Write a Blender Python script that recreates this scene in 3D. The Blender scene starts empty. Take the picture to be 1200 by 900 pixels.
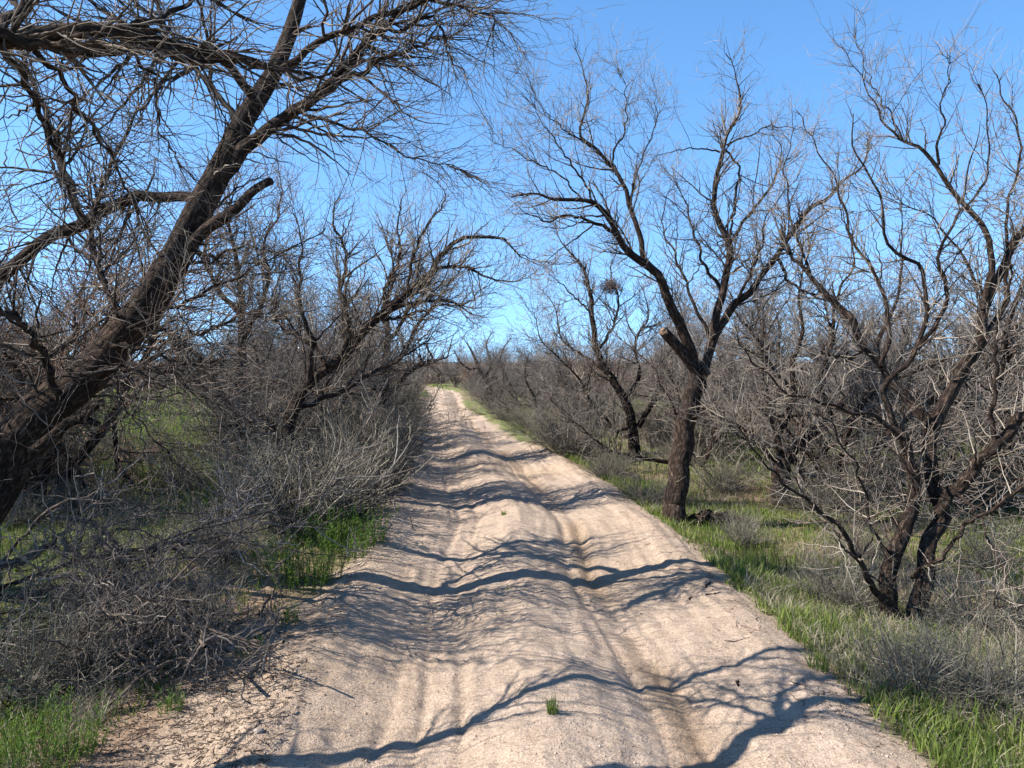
import bpy, math, numpy as np
from mathutils import Vector
R = math.radians
sc = bpy.context.scene
COL = sc.collection

# ------------------------------------------------------------------ camera, sky, sun, exposure
F = 933.0; PITCH = 1.53; CAMZ = 1.62
cam_d = bpy.data.cameras.new('camera'); cam = bpy.data.objects.new('camera', cam_d); COL.objects.link(cam)
cam_d.sensor_width = 36; cam_d.lens = 36*F/1200; cam_d.clip_start = 0.05; cam_d.clip_end = 6000
cam.location = (0, 0, CAMZ); cam.rotation_euler = (R(90-PITCH), 0, 0)
sc.camera = cam
SUN_EL, SUN_BACK = 42.0, 8.0            # elevation; degrees behind the pure left
to_sun = Vector((-math.cos(R(SUN_EL))*math.cos(R(SUN_BACK)), -math.cos(R(SUN_EL))*math.sin(R(SUN_BACK)), math.sin(R(SUN_EL))))
w = bpy.data.worlds.new('World'); sc.world = w; w.use_nodes = True
nt = w.node_tree; bg = nt.nodes['Background']; sky = nt.nodes.new('ShaderNodeTexSky')
sky.sky_type = 'NISHITA'; sky.sun_disc = False; sky.sun_elevation = R(SUN_EL)
sky.sun_rotation = math.atan2(to_sun.x, to_sun.y)
sky.altitude = 900; sky.air_density = 0.95; sky.dust_density = 0.0; sky.ozone_density = 2.6
# the air over the desert is clear down to the skyline: look the sky up a little higher, and keep its blue deep
tc = nt.nodes.new('ShaderNodeTexCoord'); vm = nt.nodes.new('ShaderNodeVectorMath'); vm.operation = 'MULTIPLY_ADD'
vm.inputs[1].default_value = (1, 1, .9); vm.inputs[2].default_value = (0, 0, .13)
nt.links.new(tc.outputs['Generated'], vm.inputs[0]); nt.links.new(vm.outputs[0], sky.inputs[0])
hs = nt.nodes.new('ShaderNodeHueSaturation'); hs.inputs['Saturation'].default_value = 1.16; hs.inputs['Hue'].default_value = .4965; hs.inputs['Value'].default_value = 1.14
nt.links.new(sky.outputs[0], hs.inputs['Color']); # sky overhead, out of view, dimmed to weaken the fill light in shadows
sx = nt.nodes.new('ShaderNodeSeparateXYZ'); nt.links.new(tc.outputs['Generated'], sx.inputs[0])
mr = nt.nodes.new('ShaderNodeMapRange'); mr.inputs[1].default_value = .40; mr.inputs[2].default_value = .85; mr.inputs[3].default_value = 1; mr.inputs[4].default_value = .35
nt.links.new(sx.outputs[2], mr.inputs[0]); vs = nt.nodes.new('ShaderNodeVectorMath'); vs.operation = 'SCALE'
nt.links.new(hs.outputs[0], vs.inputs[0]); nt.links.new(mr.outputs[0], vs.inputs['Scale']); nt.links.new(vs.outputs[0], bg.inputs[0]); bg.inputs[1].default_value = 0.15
sl = bpy.data.lights.new('sun', 'SUN'); sl.energy = 5.0; sl.angle = R(0.32); sl.color = (1, 0.95, 0.85)
so = bpy.data.objects.new('sun', sl); COL.objects.link(so); so.rotation_euler = to_sun.to_track_quat('Z', 'Y').to_euler()
sc.view_settings.view_transform = 'Standard'; sc.view_settings.look = 'None'
sc.view_settings.exposure = 0.90; sc.view_settings.gamma = 1
sc.render.engine = 'CYCLES'
sc.cycles.max_bounces = 5; sc.cycles.diffuse_bounces = 2; sc.cycles.transparent_max_bounces = 4

# ------------------------------------------------------------------ noise
_rt = np.random.default_rng(7).random((256, 256))
def vnoise(x, y):
    x = np.asarray(x, float); y = np.asarray(y, float)
    xi = np.floor(x).astype(int); yi = np.floor(y).astype(int); fx = x-xi; fy = y-yi
    fx = fx*fx*(3-2*fx); fy = fy*fy*(3-2*fy)
    g = lambda a, b: _rt[a & 255, b & 255]
    return (g(xi, yi)*(1-fx)+g(xi+1, yi)*fx)*(1-fy)+(g(xi, yi+1)*(1-fx)+g(xi+1, yi+1)*fx)*fy
def fbm(x, y, o=4):
    s = 0; a = 1; t = 0
    for i in range(o):
        s = s+a*vnoise(x*2**i+17.3*i, y*2**i+5.1*i); t += a; a *= .5
    return s/t-.5
def sstep(a, b, x):
    t = np.clip((x-a)/(b-a), 0, 1); return t*t*(3-2*t)

# ------------------------------------------------------------------ terrain
_cy = np.array([-200, -5, 3.3, 7, 11, 18.5, 26, 33, 40, 46, 55, 70, 100, 200, 2000.])
_cx = np.array([3, .22, .2, .1, -.19, -1.27, -2.15, -2.85, -3.3, -4.2, -7, -14, -28, -70, -700.])
_yy = np.linspace(-200, 2000, 22001); _k = np.hanning(31); _k /= _k.sum()
_xx = np.interp(_yy, _cy, _cx); _xx = np.convolve(np.pad(_xx, 15, mode='edge'), _k, 'valid')
def centre(y): return np.interp(y, _yy, _xx)
def halfw(x, y, side):
    return 1.45+.10*fbm(y*.7+side*9, side*3+.5+y*0, 3)*2 - .1*sstep(15, 40, y)
def roadu(x, y):
    return (x-centre(y))
def roadmask(x, y):
    u = roadu(x, y); hw = 1.47-.40*sstep(8, 19, y)-.30*sstep(19, 32, y)+.26*fbm(y*.9+np.sign(u)*40, u*1.5, 3)+.14*fbm(y*4+np.sign(u)*20, u*4, 3)+.35*np.exp(-((y-4)/1.3)**2)*(u < 0)
    return 1-sstep(hw-.09, hw+.09, np.abs(u))
def H(x, y):
    x = np.asarray(x, float); y = np.asarray(y, float)
    u = roadu(x, y); near = np.exp(-(np.maximum(y-4, 0)/60)**2)
    rid = .055+.04*fbm(y*.8, y*0+3, 2)*2
    um = u+.05*np.sin(y*1.3)+.10*fbm(y*.5, y*0+9, 2)
    h = rid*np.exp(-(np.abs(um+.02)/.30)**2)
    h = h-.055*np.exp(-((um+.62)/.36)**2)-.048*np.exp(-((um-.50)/.26)**2)
    h = h+.06*np.exp(-((np.abs(u)-1.25)/.22)**2)
    # whoops along the tracks
    ins = np.exp(-(u/1.5)**4)
    h = h+ins*(.038*fbm(y*.55, u*.25+2, 2)*2+.024*np.sin(y*1.9+.6*np.sin(y*.7))*np.exp(-((y-8)/9)**2))
    # outside the road
    out = sstep(1.4, 2.1, np.abs(u))
    h = h*(1-out)+out*(-.07+np.where(u < 0, .10, 0.)) + out*.16*fbm(x*.45, y*.45, 4)
    h = h+(1-out)*.026*fbm(x*2.6, y*2.6, 3)+(1-out)*.022*fbm(x*6+3, y*9, 3)+.014*fbm(x*13, y*13, 2)*np.exp(-(np.maximum(y, 0)/14)**2)
    # long low ridges dragged along by wheels, and two tread prints in each lane
    h = h+(1-out)*(.034*fbm(um*7+5, y*.55, 2)+.020*fbm(um*17, y*1.3+8, 2))*np.exp(-(np.maximum(y-6, 0)/22)**2)
    nr = np.exp(-(np.maximum(y-3, 0)/7)**2)
    for c0, wd in ((-.66, .035), (-.47, .03), (.40, .03), (.56, .04)):
        b_ = np.exp(-((um-c0-.02*np.sin(y*.9))/wd)**2); h = h-b_*(.012+.009*nr*(np.sin(y*84+um*40) > 0)*sstep(-.2, .15, fbm(y*1.1+c0*9, um*0, 2)))
    # far swells
    h = h+sstep(25, 60, y)*.4*fbm(x*.03+4, y*.03, 3)+sstep(200, 700, np.hypot(x, y))*4*(fbm(x*.0016+2.2, y*.0016, 3)+.28)
    # clods at the left shoulder
    m = np.exp(-(((x+1.75)/.45)**2+((y-5.5)/1.6)**2))
    h = h+m*(.10*np.maximum(fbm(x*4.5, y*4.5, 3), 0)*2+.03)
    return h
def grid_axis(lo_fine, hi_fine, d, lo, hi, ratio):
    a = list(np.arange(lo_fine, hi_fine, d)); s = d
    while a[-1] < hi: s *= ratio; a.append(a[-1]+s)
    s = d; b = []; p = lo_fine
    while p > lo: s *= ratio; p -= s; b.append(p)
    return np.array(b[::-1]+a)
gx = grid_axis(-2.1, 2.2, .017, -2500, 2500, 1.045)
gy = list(np.arange(2.3, 6.5, .017)); s = .017
while gy[-1] < 60: s = max(s*1.006, gy[-1]*.0030); gy.append(gy[-1]+s)
while gy[-1] < 3000: s *= 1.06; gy.append(gy[-1]+s)
b = []; p = 2.3; s = .017
while p > -400: s *= 1.12; p -= s; b.append(p)
gy = np.array(b[::-1]+gy)
GX, GY = np.meshgrid(gx, gy)
GZ = H(GX, GY)
def h1(x, y): return float(H(np.array([x]), np.array([y]))[0])

# ------------------------------------------------------------------ materials
def new_mat(name, rough=.9, spec=.2):
    m = bpy.data.materials.new(name); m.use_nodes = True; t = m.node_tree
    b = t.nodes['Principled BSDF']; b.inputs['Roughness'].default_value = rough; b.inputs['Specular IOR Level'].default_value = spec
    return m, t, b
def N(t, kind, **k):
    n = t.nodes.new('ShaderNode'+kind)
    for a, v in k.items(): setattr(n, a, v)
    return n
def ramp(t, src, stops):
    r = N(t, 'ValToRGB'); cr = r.color_ramp
    while len(cr.elements) < len(stops): cr.elements.new(.5)
    for e, (p, c) in zip(cr.elements, stops): e.position = p; e.color = (*c, 1)
    t.links.new(src, r.inputs[0]); return r.outputs[0]
def noise(t, vec, scale, det=4, rough=.6):
    n = N(t, 'TexNoise'); n.inputs['Scale'].default_value = scale; n.inputs['Detail'].default_value = det; n.inputs['Roughness'].default_value = rough
    if vec is not None: t.links.new(vec, n.inputs['Vector'])
    return n.outputs[0]
def mulc(t, a, b, fac=1.0, mode='MULTIPLY'):
    m = N(t, 'Mix', data_type='RGBA', blend_type=mode); m.inputs[0].default_value = fac
    t.links.new(a, m.inputs[6]); t.links.new(b, m.inputs[7]); return m.outputs[2]
def bump(t, b, h, strength, dist, prev=None):
    n = N(t, 'Bump'); n.inputs['Strength'].default_value = strength; n.inputs['Distance'].default_value = dist
    t.links.new(h, n.inputs['Height'])
    if prev: t.links.new(prev, n.inputs['Normal'])
    t.links.new(n.outputs[0], b.inputs['Normal']); return n.outputs[0]

def mat_ground():
    m, t, b = new_mat('sandy_soil', .95, .1)
    att = N(t, 'Attribute', attribute_name='gcol'); geo = N(t, 'NewGeometry')
    pos = geo.outputs['Position']
    fine = ramp(t, noise(t, pos, 95, 3, .7), [(.28, (.45, .42, .40)), (.42, (.90, .89, .88)), (.55, (1.02, 1.02, 1.02)), (.75, (1.30, 1.28, 1.26))])
    mid = ramp(t, noise(t, pos, 9, 4, .6), [(.3, (.86, .84, .82)), (.7, (1.1, 1.1, 1.1))])
    c = mulc(t, att.outputs['Color'], fine); c = mulc(t, c, mid)
    t.links.new(c, b.inputs['Base Color'])
    v = N(t, 'TexVoronoi'); v.inputs['Scale'].default_value = 130; t.links.new(pos, v.inputs['Vector'])
    p = bump(t, b, v.outputs[0], .35, .006)
    p = bump(t, b, noise(t, pos, 30, 5, .75), .8, .03, p)
    # sideways drag marks left by tyres and runoff
    mp = N(t, 'Mapping'); mp.inputs['Scale'].default_value = (2.2, 21, 3); t.links.new(pos, mp.inputs['Vector'])
    p = bump(t, b, noise(t, mp.outputs[0], 1.0, 4, .6), .8, .045, p)
    return m
def mat_bark(name, dark, light, bscale=1.0, bstr=1.0):
    m, t, b = new_mat(name, .92, .15)
    att = N(t, 'Attribute', attribute_name='bk'); geo = N(t, 'NewGeometry')
    mp = N(t, 'Mapping'); mp.inputs['Scale'].default_value = (46*bscale, 46*bscale, 17*bscale); t.links.new(att.outputs['Vector'], mp.inputs['Vector'])
    n1 = noise(t, mp.outputs[0], 1, 5, .65)
    big = noise(t, geo.outputs['Position'], 3.1, 3)
    c = ramp(t, n1, [(.34, tuple(x*.45 for x in dark)), (.5, dark), (.68, light)])
    c2 = ramp(t, big, [(.35, (.75, .75, .78)), (.65, (1.2, 1.15, 1.1))])
    t.links.new(mulc(t, c, c2), b.inputs['Base Color'])
    bump(t, b, n1, bstr, .05*bstr)
    return m
def mat_twig(name, cols, scale=5):
    m, t, b = new_mat(name, .8, .25)
    geo = N(t, 'NewGeometry'); att = N(t, 'Attribute', attribute_name='tint')
    n = noise(t, geo.outputs['Position'], scale, 3)
    mx = N(t, 'Math', operation='ADD'); mm = N(t, 'Math', operation='MULTIPLY'); mm.inputs[1].default_value = .62
    t.links.new(att.outputs['Fac'], mm.inputs[0]); t.links.new(mm.outputs[0], mx.inputs[0])
    m2 = N(t, 'Math', operation='MULTIPLY'); m2.inputs[1].default_value = .38; t.links.new(n, m2.inputs[0]); t.links.new(m2.outputs[0], mx.inputs[1])
    k = len(cols)
    t.links.new(ramp(t, mx.outputs[0], [(.1+.8*i/(k-1), c) for i, c in enumerate(cols)]), b.inputs['Base Color'])
    return m
def mat_leaf(name, cols, scale=.8, transl=.35):
    m = mat_twig(name, cols, scale); t = m.node_tree; b = t.nodes['Principled BSDF']; b.inputs['Roughness'].default_value = .55
    out = t.nodes['Material Output']; tr = N(t, 'BsdfTranslucent'); mx = N(t, 'MixShader'); mx.inputs[0].default_value = transl
    src = b.inputs['Base Color'].links[0].from_socket; t.links.new(src, tr.inputs[0])
    t.links.new(b.outputs[0], mx.inputs[1]); t.links.new(tr.outputs[0], mx.inputs[2]); t.links.new(mx.outputs[0], out.inputs[0])
    return m
M = {
 'ground': mat_ground(),
 'bark': mat_bark('mesquite_bark', (.042, .029, .023), (.15, .108, .085)),
 'branch': mat_bark('branch_bark', (.060, .044, .036), (.23, .185, .155), 1.6, .6),
 'twig': mat_twig('twig_bark', [(.050, .036, .028), (.18, .138, .108), (.35, .29, .235), (.46, .39, .32)]),
 'twig_dark': mat_twig('dark_twig_bark', [(.035, .026, .021), (.11, .084, .067), (.25, .20, .165), (.42, .35, .28)]),
 'twig_far': mat_twig('far_twig_bark', [(.095, .077, .066), (.195, .163, .142), (.30, .262, .235)], 1.2),
 'twig_red': mat_twig('reddish_twig_bark', [(.12, .07, .05), (.24, .15, .11), (.33, .24, .19)], 1.2),
 'shrub': mat_twig('grey_shrub_stems', [(.04, .034, .028), (.115, .099, .082), (.26, .23, .19), (.35, .31, .235)], 4),
 'shrubleaf': mat_leaf('grey_green_leaves', [(.07, .10, .04), (.16, .20, .09), (.27, .29, .17)], 2, .2),
 'dead': mat_twig('dead_wood', [(.045, .036, .032), (.14, .115, .10), (.31, .26, .22)], 5),
 'deadlimb': mat_bark('dead_limb_bark', (.10, .08, .066), (.33, .27, .22), 1.4, .6),
 'grass': mat_leaf('green_grass', [(.050, .082, .020), (.125, .180, .036), (.22, .280, .062), (.35, .35, .15)], 1.1, .4),
 'field': mat_leaf('sunny_field_grass', [(.11, .17, .035), (.20, .27, .055), (.32, .36, .10)], .5, .35),
 'straw': mat_leaf('dry_straw', [(.16, .13, .09), (.34, .29, .21), (.48, .43, .33)], 1.5, .2),
 'herb': mat_leaf('green_herb_leaves', [(.05, .10, .02), (.11, .20, .03), (.20, .30, .05)], 3, .4),
 'litter': mat_twig('leaf_litter', [(.07, .045, .03), (.17, .12, .09), (.32, .26, .21)], 3),
 'cut': None, 'stone': None,
}
m, t, b = new_mat('fresh_cut_wood', .8, .2)
g = N(t, 'NewGeometry'); t.links.new(ramp(t, noise(t, g.outputs['Position'], 40, 4), [(.3, (.24, .11, .055)), (.5, (.33, .20, .115)), (.8, (.40, .29, .20))]), b.inputs['Base Color']); M['cut'] = m
m, t, b = new_mat('pale_stone', .9, .2)
g = N(t, 'NewGeometry'); n_ = noise(t, g.outputs['Position'], 30, 4); t.links.new(ramp(t, n_, [(.3, (.22, .18, .15)), (.7, (.48, .41, .35))]), b.inputs['Base Color']); bump(t, b, n_, .6, .01); M['stone'] = m

# ------------------------------------------------------------------ mesh helpers
def mk_mesh(name, V, faces, mat, smooth=True, attrs=None):
    """faces: list of int arrays, each [n, k]"""
    me = bpy.data.meshes.new(name)
    V = np.asarray(V, np.float32); me.vertices.add(len(V)); me.vertices.foreach_set('co', V.ravel())
    loops = np.concatenate([f.ravel() for f in faces]).astype(np.int32)
    tot = np.concatenate([np.full(len(f), f.shape[1]) for f in faces]); st = np.concatenate([[0], np.cumsum(tot)[:-1]]).astype(np.int32)
    me.loops.add(len(loops)); me.loops.foreach_set('vertex_index', loops)
    me.polygons.add(len(tot)); me.polygons.foreach_set('loop_start', st)
    me.polygons.foreach_set('use_smooth', np.full(len(tot), smooth))
    me.update(calc_edges=True)
    for an, (ty, data) in (attrs or {}).items():
        a = me.attributes.new(an, ty, 'POINT')
        key = {'FLOAT': 'value', 'FLOAT_VECTOR': 'vector', 'FLOAT_COLOR': 'color'}[ty]
        a.data.foreach_set(key, np.asarray(data, np.float32).ravel())
    me.materials.append(mat)
    return me
def link(name, me, parent=None, loc=None, rot=0, scale=None):
    o = bpy.data.objects.new(name, me); COL.objects.link(o); o.parent = parent
    if loc is not None: o.location = loc
    if rot: o.rotation_euler = (0, 0, rot)
    if scale is not None: o.scale = (scale,)*3 if not hasattr(scale, '__len__') else scale
    return o
def tag(o, label=None, cat=None, group=None, kind=None):
    for k, v in (('label', label), ('category', cat), ('group', group), ('kind', kind)):
        if v: o[k] = v
    return o
def nrm(v): return v/np.maximum(np.linalg.norm(v, axis=-1, keepdims=True), 1e-9)

class Tubes:
    """collects groups of polylines as tubes"""
    def __init__(s): s.V = []; s.Fq = []; s.n = 0; s.bk = []; s.ti = []
    def add(s, P, Rr, S, rng, rough=0.0, cap=False, tint=(0, 1)):
        P = np.asarray(P, float); Rr = np.asarray(Rr, float)
        if P.ndim == 2: P = P[None]; Rr = Rr[None]
        if cap:
            P = np.concatenate([P, P[:, -1:]+(P[:, -1:]-P[:, -2:-1])*.03], 1); Rr = np.concatenate([Rr, Rr[:, -1:]*.05], 1)
        n, K, _ = P.shape
        T = np.gradient(P, axis=1); T = nrm(T); mt = np.abs(nrm(T.mean(1)))
        ref = np.eye(3)[np.argmin(mt, 1)][:, None, :].repeat(K, 1)
        U = nrm(np.cross(T, ref)); W = np.cross(T, U)
        L = np.concatenate([np.zeros((n, 1)), np.cumsum(np.linalg.norm(np.diff(P, axis=1), axis=2), 1)], 1)
        th = np.arange(S)*2*math.pi/S; c = np.cos(th); si = np.sin(th)
        rr = Rr[:, :, None]*np.ones(S)
        off = rng.random((n, 1, 1))*200
        if rough:
            rr = rr*(1+rough*2*fbm(c*1.4+L[:, :, None]*2.2+off, si*1.4+off*1.7+L[:, :, None]*.7, 3)+rough*1.1*np.sin(th*3+off+L[:, :, None]*2.2)*.5)
        V = P[:, :, None, :]+rr[..., None]*(c[:, None]*U[:, :, None, :]+si[:, None]*W[:, :, None, :])
        idx = (np.arange(n*K*S).reshape(n, K, S)+s.n)
        a = idx[:, :-1]; bb = idx[:, 1:]
        q = np.stack([a, np.roll(a, -1, 2), np.roll(bb, -1, 2), bb], -1).reshape(-1, 4)
        s.V.append(V.reshape(-1, 3)); s.Fq.append(q); s.n += n*K*S
        bkv = np.stack([c*Rr[:, :, None]+off, si*Rr[:, :, None]+off*.37, L[:, :, None]+0*c], -1)
        s.bk.append(bkv.reshape(-1, 3)); s.ti.append(np.broadcast_to(rng.uniform(tint[0], tint[1], (n, 1, 1)), (n, K, S)).ravel())
    def mesh(s, name, mat):
        return mk_mesh(name, np.concatenate(s.V), [np.concatenate(s.Fq)], mat, True,
                       {'bk': ('FLOAT_VECTOR', np.concatenate(s.bk)), 'tint': ('FLOAT', np.concatenate(s.ti))})

def resample(P, Rr, K):
    """Catmull-Rom through P, K points evenly by length"""
    P = np.asarray(P, float); Rr = np.asarray(Rr, float); n = len(P)
    Q = np.vstack([2*P[0]-P[1], P, 2*P[-1]-P[-2]]); out = []; ro = []
    for i in range(n-1):
        t = np.linspace(0, 1, 9)[:-1, None]; p0, p1, p2, p3 = Q[i:i+4]
        out.append(.5*(2*p1+(p2-p0)*t+(2*p0-5*p1+4*p2-p3)*t**2+(3*p1-p0-3*p2+p3)*t**3)); ro.append(Rr[i]*(1-t[:, 0])+Rr[i+1]*t[:, 0])
    out = np.vstack(out+[P[-1:]]); ro = np.concatenate(ro+[Rr[-1:]])
    L = np.concatenate([[0], np.cumsum(np.linalg.norm(np.diff(out, axis=0), axis=1))]); s_ = np.linspace(0, L[-1], K)
    return np.stack([np.interp(s_, L, out[:, k]) for k in range(3)], 1), np.interp(s_, L, ro)

def spawn(P, Rr, rng, n, t=(.2, 1), L=(.5, 1.2), K=8, ang=(28, 62), rf=.6, rr=(.001, .02), trop=.3, wob=.16, zig=.09, fall=.4, tip=.25, bias=None, w=None):
    n = int(n); Np, Kp, _ = P.shape
    if n <= 0 or Np == 0: return np.zeros((0, K, 3)), np.zeros((0, K))
    Lp = np.linalg.norm(np.diff(P, axis=1), axis=2).sum(1)
    if w is not None: Lp = Lp*w
    pi = rng.choice(Np, n, p=Lp/Lp.sum()); tt = rng.uniform(t[0], t[1], n)
    f = tt*(Kp-1); i0 = np.minimum(f.astype(int), Kp-2); fr = (f-i0)[:, None]
    base = P[pi, i0]*(1-fr)+P[pi, i0+1]*fr; tan = nrm(P[pi, i0+1]-P[pi, i0]); r = Rr[pi, i0]*(1-fr[:, 0])+Rr[pi, i0+1]*fr[:, 0]
    q = rng.normal(size=(n, 3)); q = nrm(q-(q*tan).sum(1, keepdims=True)*tan)
    a = np.radians(rng.uniform(ang[0], ang[1], n))[:, None]
    d = np.cos(a)*tan+np.sin(a)*q
    if bias is not None: d = d+np.asarray(bias)
    d = nrm(d)
    Ls = rng.uniform(L[0], L[1], n)*(1-fall*tt); step = (Ls/(K-1))[:, None]
    pts = [base]; p = base; z = rng.normal(size=(n, 3)); up = np.array([0, 0, 1.])
    tr = (trop*rng.uniform(.3, 1.6, n)/K)[:, None]
    for k in range(1, K):
        d = nrm(d+wob*rng.normal(size=(n, 3))+tr*up); dd = nrm(d+zig*(1 if k % 2 else -1)*z)
        p = p+dd*step*rng.uniform(.75, 1.25, (n, 1)); pts.append(p)
    C = np.stack(pts, 1); r0 = np.clip(r*rf, rr[0], rr[1])
    CR = r0[:, None]*(1-(1-tip)*np.linspace(0, 1, K)[None, :])
    return C, CR
def knobs(Rr, rng, a=.45):
    k = np.ones(Rr.shape); k[:, 1::2] += a*rng.random((Rr.shape[0], k[:, 1::2].shape[1])); return Rr*k

CF = math.cos(R(PITCH)); SF = math.sin(R(PITCH))
def PX(px, py, d):
    """the place d metres ahead that the photograph shows at (px, py)"""
    a = (px-600)/F; b_ = -(py-450)/F
    return np.array([d*a, d*(CF+b_*SF), CAMZ+d*(-SF+b_*CF)])
def G(px, py):
    d = 5.0
    lo, hi = 1.0, 300.0
    for _ in range(40):
        d = (lo+hi)/2; q = PX(px, py, d)
        if q[2] > h1(q[0], q[1]): lo = d
        else: hi = d
    return q

def make_tree(label, base, limbs, seed, cfg=None, group=None, name='mesquite_tree', stubs=(), mats=None, cat='tree'):
    """limbs: list of (points [n,3] world, radii [n]); parts: trunk, branches, crown, broken stubs"""
    c = dict(n1=5.0, L1=(.5, 1.35), n2=9.0, L2=(.22, .7), n3=9.0, L3=(.10, .34), trop=.35, r1=.017, r2=.0055, r3=.0028, min3=.0015, wob=.085, dn=1.5, end=.55, thin=1.0, K0=34, S0=9, bias=None, jit=.009)
    c.update(cfg or {}); rng = np.random.default_rng(seed); mt = mats or ('bark', 'branch', 'twig')
    base = np.asarray(base, float)
    root = bpy.data.objects.new(name, None); COL.objects.link(root); root.location = base; root.empty_display_size = .3
    tag(root, label, cat, group)
    tb = Tubes(); PP = []; RR = []
    for pts, rad in limbs:
        P, r = resample(pts, np.asarray(rad)*c['thin'], c['K0']); P = P-base
        L = np.linalg.norm(np.diff(P, axis=0), axis=1).sum()
        j = rng.normal(size=P.shape)*np.minimum(c['jit'], .02*L)*(np.minimum(1, np.arange(c['K0'])/4)[:, None]); j[1:-1] = (j[:-2]+j[1:-1]*2+j[2:])/3
        P = P+j*1.6
        tb.add(P, r, 16 if r.max() > .09 else c['S0'], rng, .10 if r.max() > .05 else .07, cap=True)
        PP.append(P); RR.append(r)
    for pts, rad in stubs:
        P, r = resample(pts, rad, 14); P = P-base; tb.add(P, r, 12, rng, .14, cap=True)
    link('trunk', tb.mesh('trunk', M[mt[0]]), root)
    P0 = np.stack(PP); R0 = np.stack(RR)
    L0 = np.linalg.norm(np.diff(P0, axis=1), axis=2).sum(1)
    # fewer shoots on the thick wood
    w0 = np.clip(1.4-R0.mean(1)*9, .25, 1.4)
    P1, R1 = spawn(P0, R0, rng, c['n1']*(L0*w0).sum(), (.22, .98), c['L1'], 12, (25, 65), .5, (.003, c['r1']*.72), c['trop'], c['wob'], .14, .78, bias=c['bias'], w=w0)
    # each limb runs out into several shoots at its end
    Pe, Re = spawn(P0, R0, rng, 3*len(P0), (.93, 1), (c['L1'][0]*c['end'], c['L1'][1]*c['end']), 12, (5, 38), .8, (.003, c['r1']*.8), c['trop'], c['wob'], .14, 0, w=1/np.maximum(L0, .1))
    P1 = np.concatenate([P1, Pe]); R1 = np.concatenate([R1, Re]); L1 = np.linalg.norm(np.diff(P1, axis=1), axis=2).sum()
    t1 = Tubes(); t1.add(P1, knobs(R1, rng, .25), 6, rng, .08)
    P2, R2 = spawn(P1, R1, rng, c['dn']*c['n2']*L1, (.10, 1), c['L2'], 8, (22, 62), .62, (.0016, c['r2']), c['trop'], c['wob']+.02, .12, bias=c['bias'])
    P2b, R2b = spawn(P0, R0, rng, c['n1']*1.6*(L0*w0).sum(), (.15, .98), c['L2'], 8, (35, 80), .4, (.0016, c['r2']), c['trop'], c['wob'], .12, w=w0)
    P2 = np.concatenate([P2, P2b]); R2 = np.concatenate([R2, R2b]); L2 = np.linalg.norm(np.diff(P2, axis=1), axis=2).sum()
    P3, R3 = spawn(P2, R2, rng, c['n3']*L2*.9, (.08, 1), c['L3'], 5, (25, 70), .66, (c['min3'], c['r3']), c['trop']*.6, c['wob']+.02, .15, tip=.5)
    t2 = Tubes(); t2.add(P2, knobs(R2, rng), 4, rng); t2.add(P3, knobs(R3, rng, .5), 3, rng)
    nf1 = sum(len(q) for q in t1.Fq)
    for q in t2.Fq: t1.Fq.append(q+t1.n)
    t1.V += t2.V; t1.bk += t2.bk; t1.ti += t2.ti
    me = t1.mesh('crown', M[mt[1]]); me.materials.append(M[mt[2]]); mi = np.ones(len(me.polygons), np.int32); mi[:nf1] = 0; me.polygons.foreach_set('material_index', mi)
    link('crown', me, root)
    return root
def TR(pix, d0, d1, r0, r1, base=None):
    n = len(pix); P = [PX(x, y, d0+(d1-d0)*i/(n-1)) for i, (x, y) in enumerate(pix)]
    rad = list(r0+(r1-r0)*np.linspace(0, 1, n))
    if base is not None: P = [np.asarray(base, float)-[0, 0, .12]]+P; rad = [r0*1.35]+rad
    return np.array(P), np.array(rad)

# ------------------------------------------------------------------ ground and road (one height field, cut along the road's edge)
ur = roadu(GX, GY); rm = roadmask(GX, GY)*(np.abs(GY) < 130)
nz = fbm(GX*.7, GY*.7, 4)[..., None]; nf = fbm(GX*3, GY*3, 3)[..., None]
sand = np.array([.525, .408, .326])*(1+.16*nz+.10*nf)
um_ = ur+.05*np.sin(GY*1.3)+.10*fbm(GY*.5, GY*0+9, 2)
stripe = (np.exp(-((um_-.52)/.11)**2)*sstep(-.22, .15, fbm(GX*3+5, GY*.8, 3)+.05)*.75)[..., None]
sand = sand*(1-stripe)+stripe*np.array([.34, .235, .155])
warm = np.clip(fbm(GX*.9+31, GY*.5, 3)*2.2, 0, 1)[..., None]*.45
tread = sum(np.exp(-((um_-c0-.02*np.sin(GY*.9))/.035)**2) for c0 in (-.66, -.47))[..., None]*.22*sstep(-.15, .2, fbm(GY*1.3, GX*5, 3))[..., None]
sand = sand*(1-tread)+tread*np.array([.33, .25, .175])
sand = sand*(1-warm)+warm*np.array([.50, .36, .235])
soil = np.array([.30, .215, .150])*(1+.5*nz+.25*nf)
gn = sstep(-.25, .05, fbm(GX*.35+8, GY*.35, 4))[..., None]
soil = soil*(1-gn*.85)+gn*.85*np.array([.17, .21, .07])
sh = (np.exp(-(((GX+1.95)/.75)**2+((GY-4.6)/2.6)**2)))[..., None]
soil = soil*(1-sh)+sh*np.array([.46, .32, .235])*(1+.3*nf)
gc = sand*rm[..., None]+soil*(1-rm[..., None])
gc = np.concatenate([gc, np.ones(gc.shape[:2]+(1,))], -1)
nyg, nxg = GX.shape; idx = np.arange(nyg*nxg).reshape(nyg, nxg)
quads = np.stack([idx[:-1, :-1], idx[:-1, 1:], idx[1:, 1:], idx[1:, :-1]], -1)
onroad = (rm[:-1, :-1] > .5)
V = np.stack([GX, GY, GZ], -1).reshape(-1, 3); C4 = gc.reshape(-1, 4)
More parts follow.
